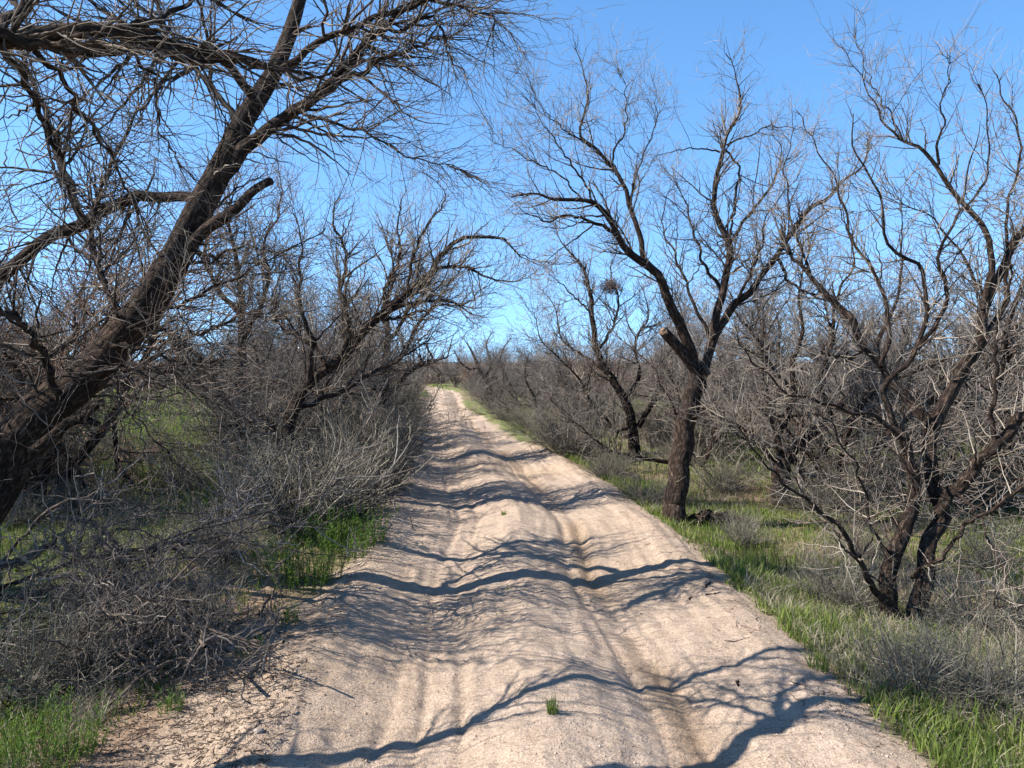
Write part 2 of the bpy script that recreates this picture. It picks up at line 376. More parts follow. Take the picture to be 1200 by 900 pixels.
for nm, sel in (('ground', ~onroad), ('dirt_road', onroad)):
    q = quads[sel]; used = np.unique(q); mp_ = np.zeros(len(V), int); mp_[used] = np.arange(len(used))
    o = link(nm, mk_mesh(nm, V[used], [mp_[q]], M['ground'], True, {'gcol': ('FLOAT_COLOR', C4[used])}))
    tag(o, kind='structure')

exec_order = []
# ------------------------------------------------------------------ the traced trees
# big dark mesquite leaning in from the left
b1 = PX(-105, 700, 5.4); b1[2] = h1(b1[0], b1[1])
lm = [
 TR([(-45, 625), (0, 560), (45, 490), (95, 445), (150, 385), (185, 340), (210, 290), (236, 240), (262, 190), (285, 145), (310, 105), (328, 65), (345, 20), (365, -40), (395, -110)], 5.4, 6.0, .205, .036, b1),
 TR([(240, 228), (275, 185), (305, 158), (345, 130), (375, 108), (400, 80), (425, 55), (450, 30), (480, 5), (520, -20)], 5.7, 5.9, .072, .014),
 TR([(325, 85), (360, 60), (400, 38), (440, 18), (490, 2), (525, 2), (560, 14), (580, 26)], 5.6, 5.2, .035, .006),
 TR([(375, 112), (415, 88), (455, 68), (495, 50), (530, 42)], 5.6, 5.5, .030, .006),
 TR([(440, 40), (480, 30), (510, 20), (520, 45), (530, 70), (548, 92)], 5.5, 5.3, .018, .004),
 TR([(345, 128), (375, 140), (410, 150), (440, 158), (470, 178), (510, 196), (552, 202)], 5.6, 5.4, .016, .003),
 TR([(150, 385), (180, 372), (215, 352), (260, 330), (320, 300), (380, 270)], 5.3, 4.9, .018, .004),
 TR([(70, 470), (55, 425), (40, 395), (15, 370), (-30, 345)], 5.4, 4.9, .034, .02),
 TR([(236, 240), (215, 232), (180, 228), (140, 240), (100, 262), (60, 280), (0, 325), (-60, 360)], 5.8, 6.6, .045, .07),
 TR([(300, 120), (260, 75), (215, 62), (165, 52), (120, 60), (60, 48), (0, 50)], 5.8, 4.8, .04, .055),
 TR([(285, 145), (262, 120), (240, 95), (215, 60), (190, 20), (175, -30)], 5.8, 6.2, .028, .015),
 TR([(130, 405), (165, 405), (195, 418), (235, 425), (275, 412)], 5.3, 5.0, .020, .004),
 TR([(195, 385), (170, 395), (150, 410), (135, 440), (150, 480), (190, 520), (220, 560)], 5.1, 4.8, .012, .004),
 TR([(150, 385), (190, 400), (230, 392), (275, 372), (320, 365)], 5.4, 5.3, .020, .006),
 TR([(95, 440), (150, 432), (200, 440), (250, 470)], 5.3, 4.9, .020, .006),
 TR([(210, 290), (250, 300), (290, 290), (335, 300)], 5.6, 5.5, .018, .005),
 TR([(100, 262), (80, 210), (60, 150), (40, 100), (20, 40)], 6.2, 6.6, .04, .02),
 TR([(150, 380), (120, 330), (110, 260), (130, 190), (160, 130)], 5.6, 6.4, .030, .012),
]
st = [TR([(40, 530), (62, 512), (82, 494), (100, 492), (115, 497)], 5.3, 5.1, .045, .022),
      TR([(212, 300), (240, 270), (262, 255), (280, 242), (292, 228), (305, 218), (318, 212)], 5.6, 5.4, .042, .026),
      TR([(96, 490), (108, 480), (120, 470)], 5.1, 5.0, .026, .016)]
make_tree('thick dark bare mesquite leaning in over the verge from the left, with broken stubs', b1, lm, 11,
          dict(thin=.80, n1=10, n2=6, n3=3.3, trop=.05, r1=.018, bias=(.16, 0, -.02), L1=(.5, 1.4), r2=.0062, r3=.003, end=.4), stubs=st, mats=('bark', 'branch', 'twig_dark'))

# near tree standing just outside the left edge; its limbs hang in at the top
b0 = np.array([-3.55, 2.0, 0]); b0[2] = h1(b0[0], b0[1])
lm = [
 (np.array([[-3.55, 2.0, -.15], [-3.5, 2.05, .6], [-3.3, 2.15, 1.3], [-3.0, 2.3, 2.0], [-2.6, 2.5, 2.45], [-2.2, 2.75, 2.7], PX(0, 45, 3.0), PX(70, 40, 3.1), PX(140, 36, 3.2), PX(200, 48, 3.3), PX(270, 62, 3.45), PX(320, 75, 3.5), PX(370, 88, 3.55)]), np.array([.15, .13, .12, .11, .085, .060, .046, .040, .034, .028, .021, .015, .006])),
 TR([(-60, 30), (30, 45), (75, 58), (110, 50), (160, 28), (195, 12), (240, -10)], 2.9, 3.4, .030, .010),
 TR([(130, 40), (165, 52), (225, 66), (275, 72), (310, 82), (345, 90), (390, 92)], 3.2, 3.4, .020, .005),
 TR([(-30, 20), (15, 70), (35, 105), (55, 150), (75, 200), (90, 245), (110, 290)], 3.0, 3.7, .020, .006),
 TR([(40, 60), (75, 95), (100, 135), (125, 175), (145, 215), (165, 260)], 3.1, 3.7, .015, .004),
 TR([(150, 45), (170, 80), (185, 120), (195, 160), (215, 200)], 3.3, 3.7, .010, .003),
 TR([(0, 40), (20, 10), (60, -40), (90, -120)], 3.0, 3.6, .03, .01),
 (np.array([[-3.3, 2.15, 1.3], [-3.2, 2.8, 2.1], [-2.9, 3.3, 2.9], [-2.4, 3.7, 3.5], [-1.9, 4.0, 4.0]]), np.array([.06, .05, .035, .025, .010])),
 (np.array([[-3.5, 2.05, .9], [-3.7, 1.6, 1.7], [-3.4, 1.2, 2.6], [-2.8, 1.0, 3.2], [-2.2, 1.3, 3.6]]), np.array([.07, .06, .045, .035, .012])),
 (np.array([[-3.0, 2.3, 2.0], [-2.9, 1.9, 2.7], [-2.5, 1.8, 3.3], [-2.0, 1.9, 3.7], [-1.4, 2.2, 4.0]]), np.array([.05, .04, .03, .02, .010])),
 (np.array([[-2.6, 2.5, 2.45], [-2.3, 2.3, 2.9], [-1.9, 2.3, 3.3], [-1.4, 2.5, 3.5]]), np.array([.04, .03, .02, .008])),
]
make_tree('near bare mesquite whose thick dark limbs reach in across the top left corner', b0, lm, 12,
          dict(thin=.78, n1=7, n2=6, n3=3.3, trop=0, r1=.013, bias=(.10, 0, 0), L1=(.4, 1.0), r2=.0036, r3=.0019, min3=.0012), mats=('bark', 'branch', 'twig_dark'))

# tree by the right edge of the road with the sawn limb
b2 = G(792, 612)
D = float((b2[1]*CF-(b2[2]-CAMZ)*SF))
lm = [
 TR([(791, 600), (793, 570), (797, 540), (802, 505), (810, 470), (819, 445), (824, 428)], D, D, .175, .13, b2),
 TR([(818, 445), (805, 400), (795, 375), (783, 343), (767, 317), (743, 300), (727, 280), (713, 257), (697, 240), (683, 235), (650, 232), (627, 227), (600, 232)], D, D-.9, .09, .008),
 TR([(728, 282), (716, 268), (693, 258), (663, 253), (640, 257), (615, 252)], D-.3, D-.6, .035, .006),
 TR([(767, 317), (755, 303), (750, 280), (738, 247), (732, 223), (717, 197), (693, 173), (680, 157), (683, 133), (688, 110), (682, 73), (673, 50)], D-.2, D+.3, .050, .004),
 TR([(722, 205), (720, 190), (722, 173), (732, 150), (733, 103), (728, 85)], D+.1, D+.3, .022, .003),
 TR([(693, 173), (665, 155), (640, 132), (625, 105)], D+.1, D-.1, .014, .003),
 TR([(697, 240), (680, 205), (660, 180), (640, 150), (620, 120)], D-.4, D-1.0, .018, .003),
 TR([(683, 235), (655, 205), (625, 190), (600, 175), (575, 165)], D-.4, D-.9, .014, .003),
 TR([(738, 247), (745, 205), (760, 170), (770, 130), (765, 95)], D, D+.6, .016, .003),
 TR([(822, 440), (834, 405), (840, 370), (847, 343), (852, 310), (855, 280), (843, 260), (835, 240), (838, 210), (845, 180), (853, 157), (867, 133), (868, 107), (863, 90), (850, 60)], D, D+.3, .075, .005),
 TR([(849, 175), (863, 190), (864, 215), (860, 250), (856, 282)], D+.2, D+.3, .016, .018),
 TR([(852, 170), (875, 160), (895, 150), (930, 150), (952, 154)], D+.3, D+.5, .016, .003),
 TR([(845, 178), (820, 174), (785, 178), (760, 190)], D+.3, D-.1, .014, .003),
 TR([(822, 440), (843, 383), (860, 357), (877, 340), (910, 300), (943, 250), (967, 233), (987, 213), (1010, 195), (1020, 160)], D, D+.9, .075, .007),
 TR([(910, 300), (925, 330), (960, 345), (990, 350)], D+.4, D-.2, .03, .006),
 TR([(855, 285), (880, 250), (905, 215), (915, 180), (905, 150)], D+.3, D+1.0, .03, .004),
 TR([(847, 343), (825, 310), (812, 270), (800, 230), (780, 195)], D+.1, D+.9, .03, .004),
 TR([(834, 405), (810, 350), (790, 300), (775, 260), (790, 215)], D+.1, D+.7, .03, .004),
 TR([(860, 357), (880, 320), (890, 290), (900, 250), (935, 205)], D+.1, D-.7, .025, .004),
 TR([(800, 520), (818, 535), (830, 515), (846, 500), (870, 480)], D, D-.4, .012, .003),
]
t2 = make_tree('tall bare mesquite with one furrowed trunk and an orange sawn limb, beside the road', b2, lm, 21,
          dict(thin=.68, end=.3, n1=5.6, n2=7.5, n3=6.5, trop=.45, L1=(.4, 1.1), L2=(.2, .6), r1=.014, r2=.0052, r3=.003, min3=.0018))
rng = np.random.default_rng(5)
P, r = TR([(820, 442), (808, 424), (795, 408), (784, 396), (777, 388)], D, D-.25, .060, .050)
P, r = resample(P, r, 12); tb = Tubes(); tb.add(P-b2, r, 14, rng, .12, cap=False)
stub = link('sawn_limb', tb.mesh('sawn_limb', M['bark']), t2)
ax = nrm(P[-1]-P[-2]); tb = Tubes(); tb.add(np.array([P[-1]-ax*.05, P[-1]-ax*.02, P[-1]+ax*.002])-b2, np.array([.040, .047, .0475]), 14, rng, .10, cap=True)
cf = link('cut_face', tb.mesh('cut_face', M['cut']), stub); cf['label'] = 'orange fresh cut wood end'

# foreground tree on the right, several stems
b3 = G(1058, 727)
D = float((b3[1]*CF-(b3[2]-CAMZ)*SF))
lm = [
 TR([(1045, 715), (1040, 683), (1046, 655), (1055, 630), (1067, 600), (1072, 575), (1066, 545), (1060, 515), (1047, 500)], D, D+.1, .082, .05, b3+[-.05, 0, 0]),
 TR([(1072, 722), (1078, 690), (1082, 660), (1093, 633), (1103, 600), (1097, 567), (1093, 527), (1100, 487), (1117, 457), (1133, 423), (1147, 400), (1153, 363), (1167, 330), (1182, 295), (1210, 260)], D, D+.3, .088, .035, b3+[.07, 0, 0]),
 TR([(1098, 500), (1085, 492), (1070, 478), (1053, 455), (1033, 430), (1007, 393), (990, 370), (967, 350), (947, 320), (930, 300), (915, 275)], D+.1, D+.8, .062, .014),
 TR([(1013, 407), (1000, 416), (987, 418), (970, 416), (960, 408)], D+.4, D+.1, .022, .010),
 TR([(1100, 600), (1120, 577), (1147, 547), (1167, 523), (1197, 497), (1240, 470)], D, D-.3, .058, .05),
 TR([(1035, 705), (1022, 685), (1010, 665), (997, 643), (967, 603), (940, 580), (905, 555), (870, 500)], D, D-.5, .035, .006),
 TR([(1068, 677), (1085, 665), (1107, 650), (1135, 615), (1160, 598), (1200, 570)], D-.1, D-.6, .020, .014),
 TR([(1153, 363), (1163, 300), (1150, 267), (1123, 237), (1100, 197), (1083, 177), (1060, 167), (1043, 153), (1030, 137), (1013, 97), (980, 57)], D+.2, D+.5, .032, .003),
 TR([(1100, 193), (1099, 170), (1106, 150), (1101, 127), (1112, 90), (1108, 65)], D+.4, D+.4, .016, .003),
 TR([(1060, 167), (1040, 130), (1020, 90), (1000, 40)], D+.4, D+.7, .010, .003),
 TR([(1047, 500), (1040, 450), (1075, 410), (1085, 360), (1070, 310), (1040, 280), (1030, 230), (1000, 170), (1005, 130)], D+.1, D-.3, .030, .004),
 TR([(1075, 410), (1095, 380), (1110, 340), (1100, 300), (1120, 260), (1150, 215), (1160, 160), (1150, 100)], D, D-.4, .022, .004),
 TR([(1147, 400), (1170, 370), (1180, 320), (1178, 250), (1200, 180), (1180, 110), (1165, 80)], D+.2, D+.6, .025, .004),
 TR([(1033, 430), (1040, 380), (1025, 320), (1000, 280), (985, 230), (960, 180), (935, 130)], D+.2, D+.8, .025, .004),
 TR([(1167, 523), (1165, 460), (1168, 400), (1185, 330), (1190, 260)], D-.2, D-.5, .022, .006),
 TR([(1060, 515), (1020, 490), (980, 478), (930, 460), (890, 430), (860, 390)], D, D-.7, .022, .004),
 TR([(1045, 655), (1020, 610), (1010, 560), (985, 520), (960, 480)], D, D-.5, .018, .004),
 TR([(1120, 577), (1150, 610), (1170, 660), (1200, 700), (1230, 720)], D-.1, D-.9, .012, .004),
 TR([(1145, 670), (1165, 705), (1190, 710), (1230, 712)], D-.5, D-.9, .010, .004),
 TR([(1000, 380), (960, 340), (930, 270), (920, 210), (930, 150)], D+.6, D+1.2, .022, .004),
]
make_tree('many-stemmed bare mesquite in the grass, nearest tree beyond the road\'s right edge', b3, lm, 31,
          dict(thin=.70, end=.3, n1=4.6, n2=8.0, n3=6.0, trop=.4, L1=(.3, .85), L2=(.2, .55), r1=.012, r2=.0045, r3=.0024))

# tree behind it
b4 = G(917, 590)
D = float((b4[1]*CF-(b4[2]-CAMZ)*SF))
lm = [
 TR([(916, 580), (915, 555), (916, 535)], D, D, .16, .14, b4),
 TR([(916, 538), (935, 522), (950, 510), (975, 485), (1010, 440), (1030, 400), (1050, 350), (1060, 300)], D, D+.6, .11, .012),
 TR([(916, 538), (912, 515), (922, 490), (933, 460), (928, 430), (940, 390), (935, 340), (950, 290)], D, D+.2, .075, .010),
 TR([(912, 545), (890, 520), (867, 500), (845, 488), (827, 480), (800, 478)], D, D-.6, .035, .006),
 TR([(975, 485), (960, 440), (975, 400), (980, 350), (1000, 310), (990, 260)], D+.2, D-.2, .05, .008),
 TR([(933, 460), (905, 430), (890, 400), (865, 370), (850, 330)], D+.1, D-.5, .03, .006),
 TR([(1010, 440), (1050, 430), (1090, 400), (1120, 350)], D+.3, D+.2, .04, .006),
]
make_tree('bare mesquite with a short thick trunk forking low, behind the many-stemmed one', b4, lm, 41,
          dict(thin=.75, n1=5.0, n2=7.5, n3=6.0, L1=(.5, 1.3), r2=.006, r3=.0036, min3=.002, trop=.4, S0=8))

# mid right tree carrying the nest
b5 = G(744, 518)
D = float((b5[1]*CF-(b5[2]-CAMZ)*SF)); D = min(D, 15.0); b5 = PX(744, 520, D); b5[2] = h1(b5[0], b5[1])
lm = [
 TR([(742, 505), (733, 470), (715, 440), (700, 413), (694, 367), (690, 333), (680, 310), (663, 290), (653, 277)], D, D, .15, .008, b5),
 TR([(738, 500), (722, 505), (709, 497), (691, 495)], D, D-.6, .05, .03, None),
 TR([(722, 505), (700, 480), (680, 450), (660, 425), (635, 400), (628, 370)], D, D-.8, .05, .008),
 TR([(733, 470), (750, 440), (745, 400), (760, 370), (750, 330)], D, D+.6, .08, .01),
 TR([(700, 413), (720, 380), (725, 350), (715, 320), (725, 290)], D, D+.2, .05, .008),
 TR([(694, 367), (670, 345), (655, 330), (640, 318)], D, D-.3, .03, .006),
 TR([(715, 440), (690, 420), (660, 400), (650, 360), (635, 340)], D, D+.4, .05, .008),
 TR([(748, 500), (770, 460), (780, 420), (800, 380), (790, 340)], D, D-.3, .09, .01),
]
make_tree('low spreading bare mesquite holding a brown twig nest, beyond the sawn tree', b5, lm, 51,
          dict(thin=.62, n1=4.8, n2=7, n3=6, L1=(.6, 1.6), L2=(.3, .9), L3=(.15, .45), r1=.02, r2=.008, r3=.0055, min3=.0035, trop=.5, S0=7))
nc = PX(716, 336, D)
rng = np.random.default_rng(8); n = 170
dr = nrm(rng.normal(size=(n, 3))); p0 = dr*rng.uniform(.02, 1, (n, 1))**.6*np.array([.25, .2, .13])*rng.uniform(.6, 1.5, (n, 1)); td = nrm(np.cross(dr, rng.normal(size=(n, 3)))+dr*rng.normal(size=(n, 1))*.7)
Pn = np.stack([p0-td*.12, p0-td*.04+dr*.012, p0+td*.04+dr*.012, p0+td*.12], 1)
tb = Tubes(); tb.add(Pn, np.full((n, 4), .0042), 3, rng)
tag(link('bird_nest', tb.mesh('bird_nest', M['twig_red']), None, nc), 'ball-shaped brown twig nest lodged among the bare branches', 'nest')

# the small far tree leaning at the end of the right row
b6 = G(573, 474); D = float((b6[1]*CF-(b6[2]-CAMZ)*SF)); D = min(D, 30); b6 = PX(573, 474, D); b6[2] = h1(b6[0], b6[1])
lm = [TR([(572, 468), (571, 450), (560, 428), (553, 412), (546, 400)], D, D, .16, .02, b6),
      TR([(571, 452), (582, 435), (588, 415), (595, 400)], D, D+.5, .1, .02),
      TR([(562, 430), (550, 432), (540, 425), (533, 412)], D, D-.5, .06, .015), TR([(570, 445), (575, 425), (570, 405), (575, 392)], D, D+1, .08, .015)]
make_tree('small dark bare tree leaning toward the road where it narrows away', b6, lm, 61,
          dict(n1=3.5, n2=5, n3=4, L1=(.4, 1.0), L2=(.3, .7), L3=(.15, .4), r1=.022, r2=.011, r3=.008, min3=.006, S0=6, K0=16, thin=.8), mats=('bark', 'branch', 'twig_far'))

# left: tree with two thin dark stems
b7 = PX(296, 560, 9.6); b7[2] = h1(b7[0], b7[1])
lm = [
 TR([(297, 540), (296, 520), (286, 480), (281, 453), (285, 410), (284, 370), (283, 340), (275, 300), (268, 260), (272, 225)], 9.6, 9.5, .115, .012, b7),
 TR([(294, 527), (283, 504), (265, 472), (251, 445), (235, 420), (205, 400), (185, 380), (150, 375)], 9.6, 9.0, .065, .012, b7+[-.1, 0, 0]),
 TR([(284, 400), (300, 370), (315, 330), (310, 290), (325, 250), (330, 215)], 9.5, 9.2, .05, .008),
 TR([(281, 453), (250, 430), (215, 440), (190, 455)], 9.5, 9.0, .025, .006),
 TR([(284, 370), (255, 340), (240, 300), (250, 260), (235, 230)], 9.5, 9.9, .05, .008),
 TR([(286, 480), (310, 500), (330, 500), (345, 515)], 9.6, 9.4, .02, .03),
]
make_tree('bare mesquite with two slender dark stems rising behind the grey brush', b7, lm, 71,
          dict(thin=.72, end=.9, bias=(.1, 0, .05), n1=7.5, n2=7.0, n3=6.0, L1=(.5, 1.3), r2=.006, r3=.0038, min3=.0022, trop=.4, S0=8))
# left: limb leaning over the road
b8 = PX(338, 565, 9.0); b8[2] = h1(b8[0], b8[1])
lm = [
 TR([(340, 540), (338, 510), (345, 480), (362, 447), (385, 430), (402, 417), (428, 385), (450, 367), (478, 345), (505, 325), (507, 310), (522, 293), (540, 280), (567, 278), (593, 283), (607, 300), (623, 310)], 9, 9.3, .125, .005, b8),
 TR([(480, 343), (507, 316), (550, 315), (565, 322), (580, 328), (598, 330), (613, 325)], 9.2, 9.0, .035, .005),
 TR([(450, 367), (467, 360), (495, 355), (520, 352), (540, 355), (553, 352), (558, 343), (570, 336)], 9.1, 9.2, .038, .006),
 TR([(440, 375), (470, 372), (500, 362), (535, 358), (562, 360)], 9.2, 8.8, .028, .006),
 TR([(402, 417), (410, 380), (400, 340), (405, 300), (390, 260), (400, 225)], 9, 9.4, .06, .007),
 TR([(450, 367), (455, 330), (470, 300), (465, 260), (475, 220)], 9.1, 9.6, .04, .006),
 TR([(478, 345), (485, 300), (500, 265), (520, 240), (515, 210)], 9.1, 8.8, .03, .005),
 TR([(362, 447), (365, 400), (350, 350), (355, 300), (345, 255)], 9, 8.6, .055, .007),
 TR([(385, 430), (360, 400), (330, 385), (320, 350), (335, 310)], 9, 9.6, .045, .007),
 TR([(340, 525), (310, 490), (290, 495), (265, 500)], 8.9, 8.6, .025, .008),
 TR([(345, 480), (395, 462), (430, 440), (470, 420), (500, 400)], 9, 9.4, .045, .01),
]
make_tree('bare mesquite whose long limb arches out over the sandy track', b8, lm, 81,
          dict(thin=.68, end=.8, bias=(.12, 0, .05), n1=8, n2=7.0, n3=5.0, L1=(.4, 1.2), r2=.006, r3=.0036, min3=.0021, trop=.5, S0=8))
# left: the darkest trunk further along
b9 = PX(446, 532, 13.5); b9[2] = h1(b9[0], b9[1])
lm = [
 TR([(447, 510), (449, 480), (450, 433), (455, 400), (452, 360), (462, 320), (455, 290)], 13.5, 13.5, .15, .012, b9),
 TR([(449, 480), (430, 440), (410, 400), (400, 360), (410, 320)], 13.5, 13, .09, .012),
 TR([(450, 440), (475, 410), (490, 380), (515, 350), (530, 325)], 13.5, 13.8, .08, .01),
 TR([(449, 470), (475, 440), (500, 425), (520, 420), (530, 405)], 13.5, 13.2, .07, .01),
 TR([(455, 400), (475, 370), (480, 330), (500, 300)], 13.5, 14, .06, .01),
 TR([(500, 405), (510, 425), (516, 440)], 13.2, 13.0, .03, .008),
]
make_tree('dark-trunked bare mesquite crowding the road behind the arching limb', b9, lm, 91,
          dict(thin=.68, end=.9, n1=7, n2=6.5, n3=5.0, L1=(.5, 1.4), L2=(.3, .8), L3=(.15, .4), r1=.02, r2=.008, r3=.005, min3=.0032, trop=.4, S0=7))

# ------------------------------------------------------------------ generic trees: five grown shapes, copied
def grow_limbs(rng, h, nst, spread):
    limbs = []; b = np.zeros(3)
    for i in range(nst):
        az = 2*math.pi*(i+rng.uniform(-.3, .3))/nst; lean = rng.uniform(.25, .75)*spread
        d = nrm(np.array([math.cos(az)*lean, math.sin(az)*lean, 1.])); p = b+[math.cos(az)*.08, math.sin(az)*.08, -.1]; pts = [p]
        L = h*rng.uniform(.75, 1.05); k = 9
        for j in range(k):
            d = nrm(d+rng.normal(size=3)*.20+np.array([0, 0, .05])); p = p+d*L/k; pts.append(p)
        r0 = rng.uniform(.07, .13); limbs.append((np.array(pts), np.linspace(r0, .012, k+1)))
        for f in range(3):
            j = int(rng.integers(2, 7)); q = pts[j]; dd = nrm(pts[j+1]-pts[j]+rng.normal(size=3)*.65); sub = [q]
            Ls = h*rng.uniform(.35, .6); kk = 6
            for m_ in range(kk):
                dd = nrm(dd+rng.normal(size=3)*.2+np.array([0, 0, .06])); q = q+dd*Ls/kk; sub.append(q)
            rs = (r0+(.012-r0)*j/k)*.7; limbs.append((np.array(sub), np.linspace(rs, .01, kk+1)))
    return limbs
protos = []
GRP = 'bare mesquites massed behind the roadside ones'
for i in range(5):
    rng = np.random.default_rng(200+i)
    c = dict(thin=.6, end=1.0, n1=5.6, n2=6.5, n3=5, L1=(.5, 1.4), L2=(.3, .85), L3=(.15, .42), r1=.02, r2=.0085, r3=.006, min3=.004, trop=.45, K0=18, S0=6)
    protos.append(make_tree('x', (0, 0, 0), grow_limbs(rng, 3.4, 4+i % 2, 1.0+.15*i), 300+i, c, mats=('bark', 'branch', 'twig_far' if i != 3 else 'twig_red')))
def copy_tree(o, loc, rz, s, label, group=None):
    r = o.copy(); COL.objects.link(r); r.location = loc; r.rotation_euler = (0, 0, rz); r.scale = (s, s, s); r['label'] = label
    if group: r['group'] = group
    for ch in list(o.children):
        c_ = ch.copy(); COL.objects.link(c_); c_.parent = r
        c_.matrix_parent_inverse = ch.matrix_parent_inverse.copy()
    return r
used = set()
def place_tree(k, x, y, s, label, group=None, rz=None):
    rz = (k*1.7+x*3.1+y) % 6.28 if rz is None else rz; z = h1(x, y)
    if k not in used:
        used.add(k); o = protos[k]; o.location = (x, y, z); o.rotation_euler = (0, 0, rz); o.scale = (s,)*3; o['label'] = label
        if group: o['group'] = group
        return o
    return copy_tree(protos[k], (x, y, z), rz, s, label, group)
GR, GL = 'bare trees filling in the right side thicket', 'bare trees filling in the left side thicket'
FR, FL = 'bare trees in the far part of the right side thicket', 'bare trees in the far part of the left side thicket'
LR = 'bare tree tangled into the thicket between and behind the nearer right side mesquites'
LL = 'bare tree tangled into the thicket behind the leaning left side mesquites'
LFR = 'small far bare tree merging into the brown tree line right of the road'
LFL = 'small far bare tree merging into the brown tree line left of the road'
# right, near rows
place_tree(0, 3.9, 9.6, .95, 'bare tree with pale upright twigs filling the gap right of the sawn-limb mesquite', GR)
place_tree(1, 5.9, 8.3, 1.05, 'bare tree cut by the right edge of the photo, tallest one behind the many-stemmed mesquite', GR)
place_tree(3, 7.6, 10.8, .85, 'reddish-brown twiggy bare tree at the right edge behind the many-stemmed mesquite', GR)
for k, x, y, s in ((2, 5.2, 12.6, .95), (4, 2.9, 12.8, .8), (0, 7.4, 15, 1.0), (1, 3.6, 16.5, .85), (2, 9.5, 13, 1.), (4, 9.6, 18, 1.), (0, 1.9, 20.5, .72), (1, 7.2, 23, .95)):
    place_tree(k, x, y, s, LR, GR)
for k, x, y, s in ((2, .8, 24, .62), (3, 2.8, 25, .68), (4, .3, 29, .62), (1, 1.6, 33, .62), (0, -.6, 35, .60), (3, 3.6, 31, .72), (2, -1.2, 40, .62), (4, 5.2, 35, .75), (0, .9, 41, .66), (1, 12, 27, .9), (2, 8.6, 31, .85), (3, -2.2, 47, .6), (4, 14, 22, .95), (1, -3.8, 54, .65), (0, 2.2, 50, .7), (2, 9, 42, .8), (3, 16, 36, .9), (4, -1, 60, .7)):
    place_tree(k, x, y, s*1.15, LFR, FR)
# left
for k, x, y, s in ((2, -5.7, 3.7, 1.15), (3, -5.2, 8.6, 1.1), (0, -6.6, 9.6, 1.15), (1, -11.2, 14, 1.1), (0, -4.3, 13.2, .9), (2, -3.9, 16.2, .88), (4, -3.15, 11.4, .62), (2, -3.3, 13.4, .66), (1, -3.5, 15, .62), (0, -3.9, 18.4, .66), (4, -5.0, 17.4, .95), (1, -5.4, 20.5, .9), (3, -4.4, 21.6, .72), (0, -6.6, 24, .95), (2, -13.5, 23, 1.0), (1, -8.9, 11, .95), (4, -10.5, 11.2, 1.05), (0, -17, 20, 1.05)):  # first one stands out of view, added to streak the road with shadow
    place_tree(k, x, y, s, LL, GL)
for k, x, y, s in ((4, -5.3, 26, .66), (1, -5.7, 30, .62), (2, -6.3, 35, .60), (0, -7.0, 40, .6), (3, -9, 31, .85), (4, -15, 43, 1.0), (1, -17, 27, 1.05), (2, -24, 36, 1.0), (0, -21, 34, 1.1), (3, -11, 40, .9), (4, -8.5, 47, .66), (2, -14, 46, .9), (1, -25, 41, 1.1), (0, -7.5, 56, .6)):
    place_tree(k, x, y, s, LFL, FL)

# ------------------------------------------------------------------ far thicket: one mass out to the horizon
rng = np.random.default_rng(77); n = 2600
fy = 44+rng.random(n)**1.3*230; fx = rng.uniform(-1, 1, n)*fy*.78; keep = (np.abs(fx-centre(fy)) > 3.0); fx = fx[keep]; fy = fy[keep]; n = len(fx)
fh = rng.uniform(1.3, 2.7, n); fz = H(fx, fy)
base = np.stack([fx, fy, fz], 1)
m_ = 16; bb = np.repeat(base, m_, 0); hh = np.repeat(fh, m_)
d0 = nrm(np.concatenate([rng.normal(size=(len(bb), 2))*.8, rng.uniform(.5, 1.6, (len(bb), 1))], 1)); K = 5; pts = [bb]; p = bb
for k in range(1, K):
    d0 = nrm(d0+rng.normal(size=d0.shape)*.25); p = p+d0*(hh/(K-1)*rng.uniform(.5, 1, len(bb)))[:, None]; pts.append(p)
P0 = np.stack(pts, 1); R0 = np.linspace(.05, .02, K)[None]*np.ones((len(P0), 1))*np.repeat(np.sqrt(fy/60), m_)[:, None]
P1, R1 = spawn(P0, R0, rng, len(P0)*4, (.3, 1), (.6, 1.4), 4, (20, 60), .7, (.012, .04), .5, .2)
tb = Tubes(); tb.add(P0, R0, 3, rng); tb.add(P1, R1, 3, rng)
tag(link('far_thicket', tb.mesh('far_thicket', M['twig_far'])), 'distant brown thicket of bare brush along the skyline', 'thicket', kind='stuff')

# ------------------------------------------------------------------ blades: grass and straw
def blades(name, xy, h, wd, rng, mat, lean=.35, obj=True, z=None, K=4):
    n = len(xy); z = H(xy[:, 0], xy[:, 1]) if z is None else z
    az = rng.uniform(0, 2*math.pi, n); side = np.stack([np.cos(az), np.sin(az), 0*az], 1); la = rng.uniform(0, 2*math.pi, n)
    ln = (np.abs(rng.normal(size=n))*lean+.08); ld = np.stack([np.cos(la)*ln, np.sin(la)*ln, 0*la], 1)
    base = np.stack([xy[:, 0], xy[:, 1], z-.01], 1); V = []
    for k in range(K):
        t = k/(K-1); c = base+np.array([0, 0, 1.])*(h*t*(1-.25*t*np.minimum(ln, 1.5)))[:, None]+ld*(h*t*t)[:, None]
        ww = (wd*(1-t)**.7*.5)[:, None]
        if k < K-1: V += [c-side*ww, c+side*ww]
        else: V += [c]
    nv = 2*(K-1)+1; A = np.stack(V, 1).reshape(-1, 3); i = np.arange(n)[:, None]*nv
    q = np.concatenate([i+np.array([[2*k, 2*k+1, 2*k+3, 2*k+2]]) for k in range(K-2)]); tr = i+np.array([[nv-3, nv-2, nv-1]])
    ti = np.repeat(np.clip(rng.normal(.5, .25, n), 0, 1), nv)
    return mk_mesh(name, A, [q, tr], mat, True, {'tint': ('FLOAT', ti)})
